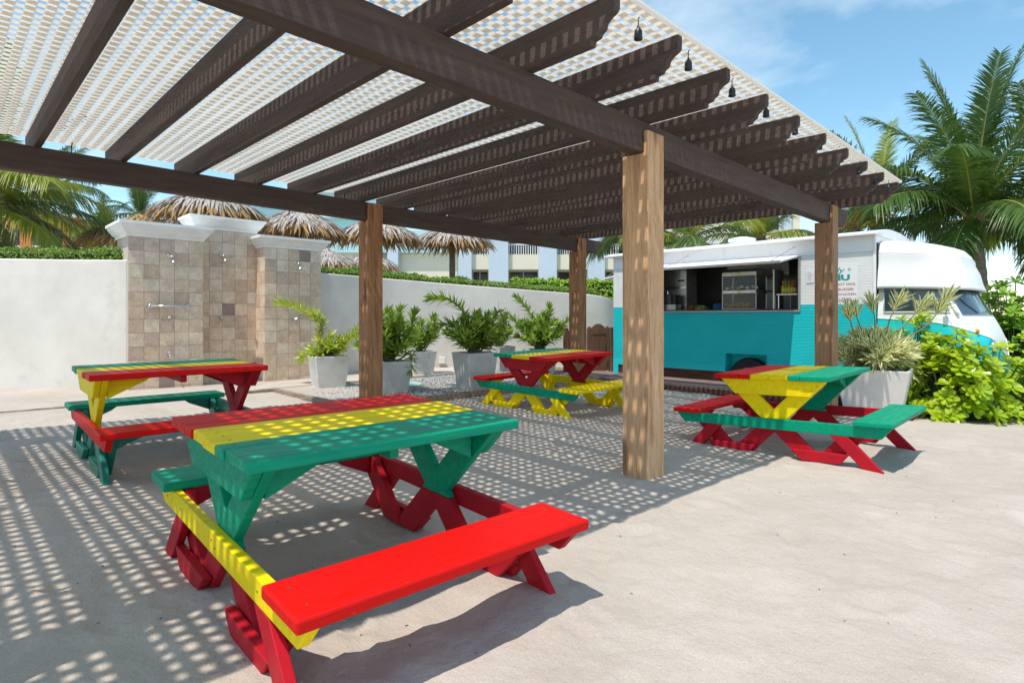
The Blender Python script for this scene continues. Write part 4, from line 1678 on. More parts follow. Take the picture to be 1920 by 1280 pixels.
for i in range(7):
    x = wx0 + .05 + i * (wx1 - wx0 - .1) / 6
    z = CZ + .40 + .02 * (i % 2)
    MB().lathe([(.012, -.03), (.035, -.025), (.042, 0), (.035, .022), (.012, .028)], (x, wy0 + .12 + .04 * (i % 3), z + .02), 10).build('wrapped_snack', M_FOIL, c, smooth=True)
for i in range(4):
    m = MB()
    for k in range(14):
        x = wx0 + .07 + i * .1 + rw.uniform(-.04, .04)
        a = Vector((x, wy0 + .12 + rw.uniform(-.05, .08), CZ + .06 + rw.uniform(0, .07)))
        m.bar(a, a + Vector((rw.uniform(-.06, .06), rw.uniform(-.03, .03), rw.uniform(0, .05))), .012, .012)
    m.build('fries', M_FOOD, c)

BOT = MB().lathe([(.026, 0), (.028, .01), (.028, .115), (.022, .135), (.011, .155), (.010, .185)], (0, 0, 0), 14).mesh('sauce', smooth=True)
CAP = MB().lathe([(.012, .185), (.012, .215), (.006, .222)], (0, 0, 0), 10).mesh('cap', smooth=True)
LBL = MB().lathe([(.0288, .03), (.0288, .10)], (0, 0, 0), 14).mesh('bottle_label')
sauces = [('yellow hot sauce bottle, leftmost on the hatch shelf', (.55, .33, .02), 1468), ('green hot sauce bottle, second on the hatch shelf', (.28, .36, .03), 1473.5),
          ('golden hot sauce bottle, third on the hatch shelf', (.60, .36, .02), 1479.5), ('amber hot sauce bottle, fourth on the hatch shelf', (.52, .24, .02), 1485.5), ('red hot sauce bottle, last on the hatch shelf', (.45, .05, .03), 1491)]
for lb, colr, u in sauces:
    t = thing('sauce_bottle', (at_y(u, TY + .22), TY + .22, 1.626), lb, 'bottle', 'sauce bottles on the hatch shelf')
    mt = mat('sauce_' + lb.split()[0], colr, .2)
    for nm, me, mm_ in (('bottle_body', BOT, mt), ('cap', CAP, M_ORBULB), ('bottle_label', LBL, mat('lab_' + lb.split()[0], (.62, .55, .08), .5))):
        m2 = me.copy()
        m2.materials.clear()
        m2.materials.append(mm_)
        o = bpy.data.objects.new(nm, m2)
        COL.objects.link(o)
        o.parent = t
sx = X_(1352)
t = thing('cooking_pot', (sx, TY + .25, CZ), 'blue enamel pot with lid standing in the hatch', 'pot')
M_BLUEP = mat('blue_enamel', (.015, .13, .30), .25)
MB().lathe([(.10, 0), (.125, .02), (.13, .12), (.136, .125)], t.location, 24).build('pot_body', M_BLUEP, t, smooth=True)
MB().lathe([(.136, .126), (.10, .165), (.03, .19), (.02, .21), (.022, .225)], t.location, 24).build('lid', M_BLACK, t, smooth=True)
for u, mt, lb in ((1298, M_TOM, 'clear tray of chopped tomato on the hatch counter'), (1321, M_LETT, 'clear tray of shredded lettuce on the hatch counter')):
    t = thing('salad_tray', (X_(u), TY + .22, CZ), lb, 'tray', 'salad trays in the hatch')
    m = MB()
    q = t.location
    m.box(q.x - .10, q.x + .10, q.y - .09, q.y + .09, q.z + .002, q.z + .008)
    for sx_, sy_ in ((-1, 0), (1, 0), (0, -1), (0, 1)):
        if sx_:
            m.box(q.x + sx_ * .10 - .002, q.x + sx_ * .10 + .002, q.y - .09, q.y + .09, q.z + .008, q.z + .11)
        else:
            m.box(q.x - .098, q.x + .098, q.y + sy_ * .09 - .002, q.y + sy_ * .09 + .002, q.z + .008, q.z + .11)
    m.build('tray', M_GLASS, t)
    m = MB()
    for k in range(70):
        p = Vector((q.x + rw.uniform(-.08, .08), q.y + rw.uniform(-.07, .07), q.z + .02 + rw.uniform(0, .085)))
        e_ = Euler((rw.uniform(0, 6), rw.uniform(0, 6), 0)).to_matrix()
        m.obox(p, e_ @ Vector((.016, 0, 0)), e_ @ Vector((0, .011, 0)), e_ @ Vector((0, 0, .008)))
    struct(m.build('salad', mt, t), 'stuff')
t = thing('steel_cabinet', ((X_(1244) + X_(1284)) / 2, TY + .5, CZ - .012), 'tall stainless cabinet at the left end of the hatch', 'cabinet')
cx0, cx1 = X_(1236), X_(1283)
MB().box(cx0, cx1, TY + .38, TY + .8, WZ0 - .01, 2.16).build('cabinet_body', M_STEEL, t, bevel=.006)
MB().box(cx0 + .02, cx1 - .02, TY + .366, TY + .379, 1.86, 2.0).build('control_strip', M_STEEL, t)
MB().box(cx1 - .17, cx1 - .04, TY + .362, TY + .3655, 1.93, 1.965).build('display', M_BLACK, t)
MB().box(cx0, cx1, TY + .366, TY + .379, 1.80, 1.815).build('handle', M_CHROME, t)
t = thing('drink_dispenser', (X_(1253), TY + .2, CZ), 'dark sauce dispenser with two pump taps on steel boxes', 'dispenser')
dx0, dx1 = X_(1243), X_(1268)
MB().box(dx0, dx1 + .1, TY + .1, TY + .3, CZ, CZ + .14).build('steel_base', M_STEEL, t, bevel=.005)
MB().box(dx0, dx1, TY + .1, TY + .3, CZ + .142, CZ + .34).build('tank', mat('tank_green', (.035, .06, .045), .35), t, bevel=.01)
MB().box(dx1 + .012, dx1 + .09, TY + .12, TY + .3, CZ + .142, CZ + .33).build('tank', M_BLACK, t, bevel=.01)
for i in (0, 1):
    x = dx0 + .05 + i * .12
    MB().tube([(x, TY + .2, CZ + .34), (x, TY + .2, CZ + .41), (x + .07, TY + .2, CZ + .41)], .007, 6).build('pump', M_CHROME, t)
# ------------------------------------------------------------------ little wooden gate beside the truck
gt = thing('garden_gate', (-8.25, 10.4, .05), 'low brown arched wooden gate between wall and truck', 'gate')
ga, gb = ud(1101, 12.75), ud(1141, 13.0)
gd = (gb - ga).normalized()
gn = Vector((-gd.y, gd.x, 0))


def gate_board(a, b, z0, z1, arch=0.0, thick=.04, name='board', off=0.0, mt=M_GATE):
    poly = [(a, z0), (b, z0), (b, z1)]
    if arch:
        poly += [(lerp(b, a, i / 10), z1 + arch * math.sin(math.pi * i / 10)) for i in range(1, 10)]
    poly += [(a, z1)]
    m = MB().prism(poly, lambda p, q, s: ga + gd * p + gn * (off + thick * (s - .5)) + Vector((0, 0, q)))
    return fix_normals(m.build(name, mt, gt, bevel=.005))


GL = (gb - ga).length
gate_board(0, .09, .05, .98, .05, .05, 'stile')
gate_board(GL - .09, GL, .05, .98, .05, .05, 'stile')
gate_board(.092, GL - .092, .86, .985, .10, .048, 'top_rail')
gate_board(.092, GL - .092, .05, .16, 0, .048, 'bottom_rail')
for i in range(3):
    w = (GL - .19) / 3
    gate_board(.094 + i * w, .094 + (i + 1) * w - .006, .162, .858, 0, .025, 'panel')
gate_board(GL + .03, GL + .12, .0, 1.0, 0, .09, 'gate_post')
gate_board(-.58, -.50, .0, 1.0, 0, .09, 'gate_post')
for i in range(3):
    gate_board(-.49 + i * .155, -.49 + i * .155 + .148, .05, .94 + .03 * math.sin(i * 1.5), .02, .03, 'board')

# ------------------------------------------------------------------ potted plants


def planter(u, d, top, bot, h, label, mt=M_PLANTER, yaw=0.0, group='grey planters on the gravel bed', z0=.05):
    p = ud(u, d, z=z0)
    t = thing('planter', p, label, 'planter', group)
    a, b = top / 2, bot / 2
    ths = .035
    ring = [(b, 0), (a, h), (a - ths, h), (a - ths - .006, h - .10)]
    rows = []
    c, s = math.cos(yaw), math.sin(yaw)
    for r, z in ring:
        rows.append([(r * (c * i - s * j), r * (s * i + c * j), z) for i, j in ((-1, -1), (1, -1), (1, 1), (-1, 1))])
    m = MB()
    m.grid(rows, close=True)
    m.f.append((3, 2, 1, 0))
    fix_normals(m.build('pot', mt, t, local=True, bevel=.008))
    r = a - ths - .004
    m = MB().add([(r * (c * i - s * j), r * (s * i + c * j), h - .09) for i, j in ((-1, -1), (1, -1), (1, 1), (-1, 1))], [(0, 1, 2, 3)])
    m.build('soil', M_SOIL, t, local=True)
    return p + Vector((0, 0, h - .09))


def catmull(pts, n=8):
    out = []
    for i in range(len(pts) - 1):
        p0, p1, p2, p3 = pts[max(i - 1, 0)], pts[i], pts[i + 1], pts[min(i + 2, len(pts) - 1)]
        for k in range(n):
            t = k / n
            out.append(.5 * (2 * p1 + (p2 - p0) * t + (2 * p0 - 5 * p1 + 4 * p2 - p3) * t * t + (3 * p1 - p0 - 3 * p2 + p3) * t ** 3))
    out.append(pts[-1].copy())
    return out


LANCE = ((0, .35), (.25, .95), (.6, .8), (.86, .4), (1, .03))


def whorls(m, path, rng, L, W, start=.35, step=.022, per=4, spread=1.05, droop=.07):
    """dense spiral of lance leaves along the outer part of a stem"""
    n = len(path)
    acc = 0
    ang = rng.uniform(0, 6)
    tot = sum((path[i + 1] - path[i]).length for i in range(n - 1))
    run = 0
    for i in range(n - 1):
        seg = (path[i + 1] - path[i]).length
        run += seg
        if run / tot < start:
            continue
        acc += seg
        while acc > step:
            acc -= step
            d = (path[i + 1] - path[i]).normalized()
            a = d.orthogonal().normalized()
            b = d.cross(a)
            for k in range(per):
                ang += 2.4
                out = a * math.cos(ang) + b * math.sin(ang)
                f = run / tot
                dirv = out * spread + d * (.25 + .9 * f ** 6) + Vector((0, 0, .40))
                s = rng.uniform(.75, 1.1)
                m.leaf(path[i] + d * rng.uniform(0, step), dirv, d + Vector((0, 0, .4)), L * s, W * s, droop * rng.uniform(.3, 1.4), LANCE, .3)
    tip = path[-1]
    d = (path[-1] - path[-2]).normalized()
    a = d.orthogonal().normalized()
    b = d.cross(a)
    for k in range(9):
        ang += 2.4
        out = a * math.cos(ang) + b * math.sin(ang)
        m.leaf(tip, out * rng.uniform(.2, .9) + d, d, L * rng.uniform(.6, 1), W, droop * .5, LANCE, .3)


def dracaena(base, d, arms, fan, label, mt, seed, L=.205, W=.046, group='dracaenas in the grey planters', per=5, step=.040, arm_start=.46):
    """arms: picture polylines at distance d; fan: (count, height, radius) of extra shoots from the pot"""
    rng = random.Random(seed)
    t = thing('dracaena', base, label, 'plant', group)
    fol, st = MB(), MB()
    for a in arms:
        dd = rng.uniform(-.12, .12)
        pts = [base + Vector((rng.uniform(-.06, .06), rng.uniform(-.06, .06), -.02))]
        for i, (u, v) in enumerate(a):
            pts.append(ud(u, d + dd * (i + 1) / len(a), v))
        path = catmull(pts, 7)
        st.tube(path, [lerp(.014, .007, i / (len(path) - 1)) for i in range(len(path))], 6)
        whorls(fol, path, rng, L, W, arm_start, step, per)
    n, h, r = fan
    for i in range(n):
        az = i * 2.4 + rng.uniform(-.4, .4)
        q = math.sqrt((i + .5) / n)
        rr = r * q
        hh = h * (1 - .55 * q * q) * rng.uniform(.75, 1.1)
        tip = base + Vector((math.cos(az) * rr, math.sin(az) * rr, hh))
        mid = base + Vector((math.cos(az) * rr * .35, math.sin(az) * rr * .35, hh * .6))
        path = catmull([base + Vector((math.cos(az) * .05, math.sin(az) * .05, -.02)), mid, tip], 6)
        st.tube(path, [lerp(.012, .006, k / (len(path) - 1)) for k in range(len(path))], 5)
        whorls(fol, path, rng, L, W, .30, step, per)
    st.build('stems', M_STEM, t, smooth=True)
    struct(fol.build('foliage', mt, t), 'stuff')
    return t


b = planter(616, 9.95, .57, .44, .53, 'grey tapered planter in front of the right shower pier', yaw=-.20)
dracaena(b, 9.95, [[(602, 648), (604, 615), (590, 592), (560, 578), (528, 569)], [(606, 652), (600, 625), (606, 604), (596, 597)], [(632, 655), (648, 640), (672, 622)], [(628, 652), (660, 633), (690, 612)], [(598, 662), (578, 665), (570, 668)]],
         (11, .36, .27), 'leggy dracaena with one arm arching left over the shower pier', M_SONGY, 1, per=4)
b = planter(729, 9.25, .58, .45, .50, 'grey tapered planter directly behind the reddish brown post', yaw=-.22)
dracaena(b, 9.25, [[(735, 640), (742, 605), (748, 585)], [(760, 640), (772, 612), (776, 592)], [(715, 640), (706, 610), (722, 588)], [(762, 665), (772, 672), (770, 690)], [(740, 670), (738, 685), (745, 702)]],
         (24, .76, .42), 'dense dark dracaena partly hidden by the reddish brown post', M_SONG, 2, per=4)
b = planter(786, 11.9, .53, .41, .50, 'grey planter standing furthest back near the white wall', yaw=-.18)
dracaena(b, 11.9, [[(795, 640), (805, 610), (812, 596)], [(800, 650), (812, 625), (815, 605)]], (12, .66, .34), 'dracaena behind the dark one, close to the white wall', M_SONG, 3, per=4)
b = planter(890, 9.75, .56, .43, .60, 'grey planter at the corner beside the yellow-legged table', yaw=-.15)
dracaena(b, 9.75, [[(882, 640), (874, 600), (862, 575), (840, 562), (812, 560)], [(880, 645), (868, 618), (850, 606), (822, 614)], [(915, 640), (926, 600), (934, 583), (945, 600), (942, 622)], [(905, 640), (912, 610), (905, 600)], [(870, 650), (858, 640), (850, 632)]],
         (25, .72, .46), 'large dracaena with a bare stem looping left beside the yellow-legged table', M_SONG, 4, per=4)
b = planter(935, 12.9, .53, .41, .55, 'pale planter half hidden behind the corner planter', yaw=.1)
dracaena(b, 12.9, [[(940, 640), (945, 610), (948, 596)]], (10, .62, .32), 'small dracaena peeping out behind the large corner one', M_SONG, 5)
b = planter(1012, 12.2, .55, .42, .52, 'grey planter behind the striped table nearest the gate', yaw=.0)
dracaena(b, 12.2, [[(1006, 630), (1000, 598), (985, 575), (970, 560)], [(1018, 630), (1028, 600), (1030, 580)], [(1030, 640), (1050, 618), (1066, 598)], [(995, 635), (975, 612), (964, 600)]],
         (24, .78, .48), 'spiky dracaena with shoots fanning out left of the far post', M_SONG, 6, per=4)
b = planter(1640, 7.95, .84, .60, .665, 'big white planter behind the table with the green rail', M_PLANTERW, yaw=R_(8), group='white planter', z0=-.12)
dracaena(b, 8.0, [[(1608, 640), (1598, 615), (1592, 590)], [(1625, 640), (1612, 610), (1604, 585)], [(1660, 640), (1668, 600), (1684, 568)], [(1668, 640), (1700, 605), (1732, 572)], [(1672, 650), (1735, 612), (1774, 562)], [(1640, 640), (1640, 600), (1636, 575)], [(1685, 660), (1700, 672), (1704, 690)]],
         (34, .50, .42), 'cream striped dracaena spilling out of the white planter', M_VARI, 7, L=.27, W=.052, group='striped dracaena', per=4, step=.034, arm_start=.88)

# ------------------------------------------------------------------ broad leaved beach shrubs on the right
OBOV = ((0, .12), (.3, .45), (.68, 1), (.9, .8), (1, .25))


def naupaka(c, rx, ry, h, n, label, mt, seed, L=.15, keep=None, group='beach shrubs beside the truck', yaw=0.0):
    rng = random.Random(seed)
    t = thing('beach_shrub', c, label, 'shrub', group)
    fol, st = MB(), MB()
    for i in range(n):
        u = rng.random()
        el = math.asin(u ** .8)
        az = rng.uniform(0, 6.283)
        q = rng.uniform(.62, 1.04) if i % 4 else rng.uniform(.3, .7)
        lump = 1 + .16 * mnoise.noise(Vector((math.cos(az) * 2.2, math.sin(az) * 2.2, u * 2.5 + seed)))
        off = Vector((math.cos(az) * math.cos(el) * rx * q * lump, math.sin(az) * math.cos(el) * ry * q * lump, .06 + math.sin(el) * h * q * lump))
        p = c + off
        if keep and not keep(p):
            continue
        nrm = Vector((off.x / rx, off.y / ry, off.z / h * .9 + .25)).normalized()
        nrm = (nrm + Vector((rng.uniform(-.35, .35), rng.uniform(-.35, .35), rng.uniform(-.1, .5)))).normalized()
        a = nrm.orthogonal().normalized()
        b_ = nrm.cross(a)
        st.tube([c + Vector((off.x * .25, off.y * .25, off.z * .3)), c + off * .7, p], [.010, .007, .005], 4, cap=False)
        k0 = rng.uniform(0, 6)
        kn = rng.randint(10, 14)
        for k in range(kn):
            an = k0 + k * 2.4
            up = .15 + .9 * (k / kn)
            out = a * math.cos(an) + b_ * math.sin(an)
            s = rng.uniform(.75, 1.1) * (1.05 - .35 * k / kn)
            fol.leaf(p + nrm * (.02 * k / kn), out + nrm * up, nrm, L * s, L * .46 * s, rng.uniform(.0, .25), OBOV, .12)
    st.build('branches', M_STEMG, t)
    struct(fol.build('foliage', mt, t), 'stuff')
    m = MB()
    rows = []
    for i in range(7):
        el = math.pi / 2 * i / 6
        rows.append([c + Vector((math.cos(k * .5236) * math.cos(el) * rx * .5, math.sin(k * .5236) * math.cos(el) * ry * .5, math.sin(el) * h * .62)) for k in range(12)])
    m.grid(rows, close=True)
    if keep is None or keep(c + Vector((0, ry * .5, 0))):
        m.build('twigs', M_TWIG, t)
    return t


def clear_truck(p):
    return p.y < 10.12 or p.x > -.92


for i, (u, d, rx, ry, h, n, lb) in enumerate((
        (1705, 8.55, .55, .50, 1.40, 170, 'bright green beach shrub just right of the white planter'),
        (1775, 7.95, .66, .58, 1.06, 240, 'low bright beach shrub spilling onto the sand, nearest the camera'),
        (1852, 8.15, .74, .62, 1.06, 250, 'rounded bright beach shrub in front of the truck nose'),
        (1945, 8.30, .78, .68, 1.16, 220, 'bright beach shrub cut off by the right picture edge'))):
    c = ud(u, d)
    c.z = gz(c.x, c.y) - .04
    naupaka(c, rx, ry, h, n, lb, M_NAUP, 40 + i, L=.165, keep=clear_truck)
for i, (u, d, rx, ry, h, n, lb) in enumerate((
        (1900, 10.6, .9, .8, 2.0, 260, 'tall darker beach shrub behind the truck nose'),
        (1985, 10.4, .95, .9, 2.0, 190, 'tall darker beach shrub at the far right edge'),
        (1880, 13.2, 1.0, 1.0, 1.95, 180, 'darker shrub further back, under the big palm'))):
    c = ud(u, d)
    c.z = gz(c.x, c.y) - .04
    naupaka(c, rx, ry, h, n, lb, M_NAUPD, 50 + i, L=.17, keep=lambda p: p.x > -.92 or p.y > 12.6)

# ------------------------------------------------------------------ hedges behind the walls


def hedge(pts, off0, off1, below, above, label, mt, n, seed, L=.05, lump=.05):
    """clipped hedge following the wall line; pts = wall points with top heights"""
    rng = random.Random(seed)
    mid = pts[len(pts) // 2]
    t = thing('hedge', (mid[0], mid[1], 0), label, 'hedge')
    cum = [0]
    for a, b in zip(pts, pts[1:]):
        cum.append(cum[-1] + math.hypot(b[0] - a[0], b[1] - a[1]))

    def at(s):
        for i in range(len(pts) - 1):
            if s <= cum[i + 1]:
                f = (s - cum[i]) / max(cum[i + 1] - cum[i], 1e-6)
                p = [lerp(pts[i][j], pts[i + 1][j], f) for j in range(3)]
                d = Vector((pts[i + 1][0] - pts[i][0], pts[i + 1][1] - pts[i][1], 0)).normalized()
                nn = Vector((-d.y, d.x, 0))
                if nn.dot(Vector((p[0], p[1], 0))) < 0:
                    nn = -nn
                return Vector(p), d, nn
        return Vector(pts[-1]), d, nn
    fol = MB()
    for i in range(n):
        p, d, nn = at(rng.uniform(0, cum[-1]))
        side = rng.random()
        lp = lump * mnoise.noise(p * 2.5) + lump * .6 * mnoise.noise(p * 6)
        if side < .45:
            o_, z = off0 + rng.uniform(-.02, .04), rng.uniform(-below, above)
            nr = -nn + Vector((0, 0, .3))
        else:
            o_, z = rng.uniform(off0, off1), above + rng.uniform(-.05, .02)
            nr = Vector((0, 0, 1)) - nn * .3
        q = p + nn * (o_ - lp * .5)
        q.z = p.z + z + lp
        r_ = Vector((rng.uniform(-1, 1), rng.uniform(-1, 1), rng.uniform(-.5, 1)))
        nr = (nr + r_ * .6).normalized()
        dv = nr.orthogonal()
        dv.rotate(Matrix.Rotation(rng.uniform(0, 6.28), 3, nr))
        fol.leaf(q, dv + nr * .6, nr, L * rng.uniform(.7, 1.25), L * .55, .1, ((0, .2), (.45, 1), (1, .05)), .2)
    struct(fol.build('foliage', mt, t), 'stuff')
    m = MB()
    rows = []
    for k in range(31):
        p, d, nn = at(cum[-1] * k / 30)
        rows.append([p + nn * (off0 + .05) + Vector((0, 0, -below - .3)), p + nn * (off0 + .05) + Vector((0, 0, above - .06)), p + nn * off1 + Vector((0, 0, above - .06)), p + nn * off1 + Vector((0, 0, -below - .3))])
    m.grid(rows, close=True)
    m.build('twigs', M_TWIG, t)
    return t


hedge(wl_pts[:-7], .22, .75, .25, .17, 'clipped hedge along the top of the left white wall', M_HEDGE, 8500, 61)
hedge(wr_pts, .22, .85, .35, .13, 'clipped dark hedge along the top of the curving white wall', M_HEDGE, 11000, 62, L=.055)
hp_ = [pt(640, 14.2, 2.22), pt(720, 14.9, 2.24), pt(800, 15.4, 2.17), pt(880, 15.7, 2.12)]
hedge(hp_, 0, .9, .5, .1, 'bright green shrubbery behind the wall below the thatched sunshades', M_HEDGEB, 4500, 63, L=.085, lump=.16)
hp_ = [pt(960, 15.8, 2.10), pt(1030, 15.7, 2.12), pt(1090, 15.6, 2.10), pt(1160, 15.5, 2.08), pt(1260, 15.5, 2.0)]
hedge(hp_, 0, 1.0, .7, .1, 'bright green shrubbery beside the food truck, behind the wall', M_HEDGEB, 5500, 64, L=.085, lump=.14)

# striped agave on the left wall top
p = ud(-8, 9.9, 492)
ag = thing('agave', p, 'yellow striped agave rising above the left hedge', 'plant')
m = MB()
ra = random.Random(3)
AG = ((0, .8), (.3, 1), (.65, .75), (.88, .4), (1, .03))
for k in range(20):
    an = k * 2.4
    m.leaf(p, Vector((math.cos(an), math.sin(an), ra.uniform(.35, 1.5))), Vector((0, 0, 1)), ra.uniform(.42, .62), .055, ra.uniform(.3, .75), AG, .4)
m.build('leaves', M_AGAVE, ag)

# ------------------------------------------------------------------ palms
LFL = ((0, .5), (.3, 1), (.7, .7), (1, .04))


def frond_mesh(elev, L, bend, leaf, seed, droop=.45, n=92, wind=.2):
    """one pinnate frond leaving the origin along +x at angle elev, arching over by bend"""
    rng = random.Random(seed)
    m = MB()
    r = MB()
    N = 26
    pts, dirs = [Vector((0, 0, 0))], []
    for i in range(N):
        th = elev - bend * (i / N) ** 1.35
        dv = Vector((math.cos(th), wind * .12 * (i / N), math.sin(th)))
        dirs.append(dv.normalized())
        pts.append(pts[-1] + dv * (L / N))
    dirs.append(dirs[-1])
    r.tube(pts, [lerp(.030, .005, (i / N) ** .7) for i in range(N + 1)], 5)
    for i in range(n):
        t = .10 + .90 * (i / n)
        f = t * N
        k = min(int(f), N - 1)
        p = pts[k].lerp(pts[k + 1], f - k)
        d = dirs[k]
        up = Vector((-d.z, 0, d.x)) if d.x >= 0 else Vector((d.z, 0, -d.x))
        if up.z < 0:
            up = -up
        ll = leaf * (math.sin(math.pi * (.12 + .80 * t)) ** .7) * rng.uniform(.85, 1.08)
        for s in (-1, 1):
            side = Vector((0, s, 0))
            dv = side * rng.uniform(.75, 1.0) + d * (.42 + .7 * t) + up * rng.uniform(.0, .25) + Vector((0, wind, 0)) * rng.uniform(.2, 1)
            m.leaf(p, dv, up, ll, .030 + .012 * math.sin(math.pi * t), droop * rng.uniform(.6, 1.4), LFL, .35)
    return m, r


FR = {}
for key, (el, L, bd, lf, dr) in {'up': (86, 3.7, 24, .80, .30), 'up2': (71, 3.5, 45, .84, .42), 'mid': (50, 3.1, 70, .84, .55), 'mid2': (34, 3.0, 76, .84, .65),
                                 'flat': (12, 3.0, 62, .78, .62), 'low': (-12, 2.8, 55, .74, .75), 'hang': (-38, 2.4, 40, .66, .8)}.items():
    for v_ in (0, 1):
        a, r = frond_mesh(R_(el), L, R_(bd), lf, hash((len(key), v_, el)) % 97, dr, wind=.25 if v_ else -.1)
        FR[key, v_] = (a.mesh('leaflets'), r.mesh('rachis', smooth=True))
FRM = {}


def frond(parent, p, key, v_, az, sc, mt):
    a, r = FR[key, v_]
    if (key, v_, mt.name) not in FRM:
        a2 = a.copy()
        a2.materials.clear()
        a2.materials.append(mt)
        r2 = r.copy()
        r2.materials.clear()
        r2.materials.append(M_RACHIS)
        FRM[key, v_, mt.name] = (a2, r2)
    a2, r2 = FRM[key, v_, mt.name]
    o = bpy.data.objects.new('frond', r2)
    COL.objects.link(o)
    o.parent = parent
    o.location = Vector(p) - offs(parent)
    o.rotation_euler = (0, 0, az)
    o.scale = (sc, sc, sc)
    q = bpy.data.objects.new('leaflets', a2)
    COL.objects.link(q)
    q.parent = o
    return o


def palm(base, top, label, sc, seed, kinds, mats, trunk_r=.15, n=20, az0=0.0, group='coconut palms round the site', boots=True):
    rng = random.Random(seed)
    t = thing('palm_tree', base, label, 'palm tree', group)
    base, top = Vector(base), Vector(top)
    N = 26
    path, rad = [], []
    lean = (top - base)
    for i in range(N + 1):
        f = i / N
        bow = math.sin(f * math.pi) * .12
        path.append(base + lean * f + Vector((bow, -bow * .5, 0)))
        rad.append(trunk_r * (1.35 - .45 * min(1, f * 2.5) - .08 * f) * (1 + .06 * ((i % 2) * 2 - 1)))
    MB().tube(path, rad, 12).build('trunk', M_BARK, t, smooth=True)
    if boots:
        m = MB()
        for k in range(26):
            an = k * 2.4
            z = -.55 * sc + .60 * sc * k / 26
            o_ = Vector((math.cos(an), math.sin(an), 0))
            p0 = top + o_ * trunk_r * .75 + Vector((0, 0, z))
            m.bar(p0, p0 + o_ * (.10 * sc) + Vector((0, 0, .30 * sc)), .11 * sc, .035 * sc, o_)
            m.bar(p0 + Vector((0, 0, .05)), p0 + o_ * (.07 * sc) + Vector((rng.uniform(-.1, .1), rng.uniform(-.1, .1), -.28 * sc)), .07 * sc, .02 * sc, o_)
        m.build('leaf_bases', M_BOOT, t)
    for i in range(n):
        kd = kinds[int(len(kinds) * i / n)]
        az = az0 + i * 2.39996 + rng.uniform(-.3, .3)
        o_ = Vector((math.cos(az), math.sin(az), 0))
        mt = mats[rng.randrange(len(mats))]
        frond(t, top + o_ * trunk_r * .5 + Vector((0, 0, rng.uniform(-.1, .12))), kd, rng.randint(0, 1), az, sc * rng.uniform(.88, 1.12), mt)
    return t


ALLK = ['up', 'up', 'up2', 'up2', 'mid', 'mid', 'mid2', 'flat', 'flat', 'low', 'low']
g0 = lambda u, d: ud(u, d, z=-.15)
palm(g0(1838, 14), ud(1826, 14, 410), 'big coconut palm towering over the cab of the truck', 1.0, 3, ['up', 'up', 'up2', 'up2', 'mid', 'mid', 'mid', 'mid2', 'mid2', 'flat', 'flat', 'low', 'low'], [M_FROND], .125, 30, .30)
palm(g0(1640, 18), ud(1645, 18, 408), 'coconut palm showing above the far corner of the pergola', .92, 8, ['up', 'up2', 'up2', 'mid', 'mid', 'mid2', 'flat', 'low'], [M_FROND, M_FROND, M_FRONDY], .16, 15, 1.0)
palm(g0(1608, 16.0), ud(1606, 16.0, 428), 'small palm with rusty orange young fronds behind the truck roof', .34, 12, ['up', 'up2', 'mid', 'mid2', 'flat'], [M_FRONDD, M_FRONDD, M_FRONDY], .10, 14, .4)
palm(g0(1292, 16.5), ud(1285, 16.5, 455), 'palm with yellowish heart above the middle of the truck roof', .62, 15, ['up2', 'mid', 'mid2', 'flat', 'low'], [M_FROND, M_FRONDY, M_FROND], .14, 16, .1)
palm(g0(1432, 18.5), ud(1425, 18.5, 452), 'pale feathery palm behind the truck near the pale building', .66, 19, ['up', 'up2', 'mid', 'mid2', 'flat'], [M_FRONDY, M_FROND, M_FRONDY], .14, 15, 2.2)
palm(g0(1205, 19.5), ud(1190, 19.5, 430), 'palm half hidden behind the tan pergola post', .8, 77, ['mid', 'mid2', 'flat', 'low'], [M_FROND], .14, 12, 1.2)
palm(g0(1960, 16), ud(1965, 16, 390), 'palm reaching in from the right picture edge', 1.0, 23, ['up', 'up2', 'mid', 'mid2', 'flat', 'low', 'low'], [M_FROND, M_FRONDY], .16, 18, .9)
palm(g0(-45, 12.3), ud(-30, 12.3, 385), 'large sunlit palm at the left picture edge', .84, 27, ['up', 'up2', 'mid', 'mid2', 'mid2', 'flat', 'flat', 'low', 'low'], [M_FRONDY, M_FRONDY, M_FROND], .16, 26, .5)
palm(g0(90, 19), ud(85, 19, 365), 'darker palm behind the sunlit one on the left', .58, 31, ['up2', 'mid', 'mid2', 'flat'], [M_FROND], .14, 15, .2)
palm(g0(262, 25), ud(262, 25, 405), 'distant small palm left of the thatched sunshades', .52, 35, ['up', 'up2', 'mid', 'mid2', 'flat'], [M_FROND], .12, 15, 0)
palm(g0(190, 24), ud(192, 24, 432), 'distant low palm in front of the grey roof', .45, 36, ['up2', 'mid', 'mid2', 'flat'], [M_FROND], .12, 13, 0)
palm(g0(168, 17), ud(172, 17, 478), 'low dark palm beside the straw sunshade', .40, 38, ['up2', 'mid', 'mid2', 'flat', 'low'], [M_FROND], .12, 15, 0)

# ------------------------------------------------------------------ thatched sunshades


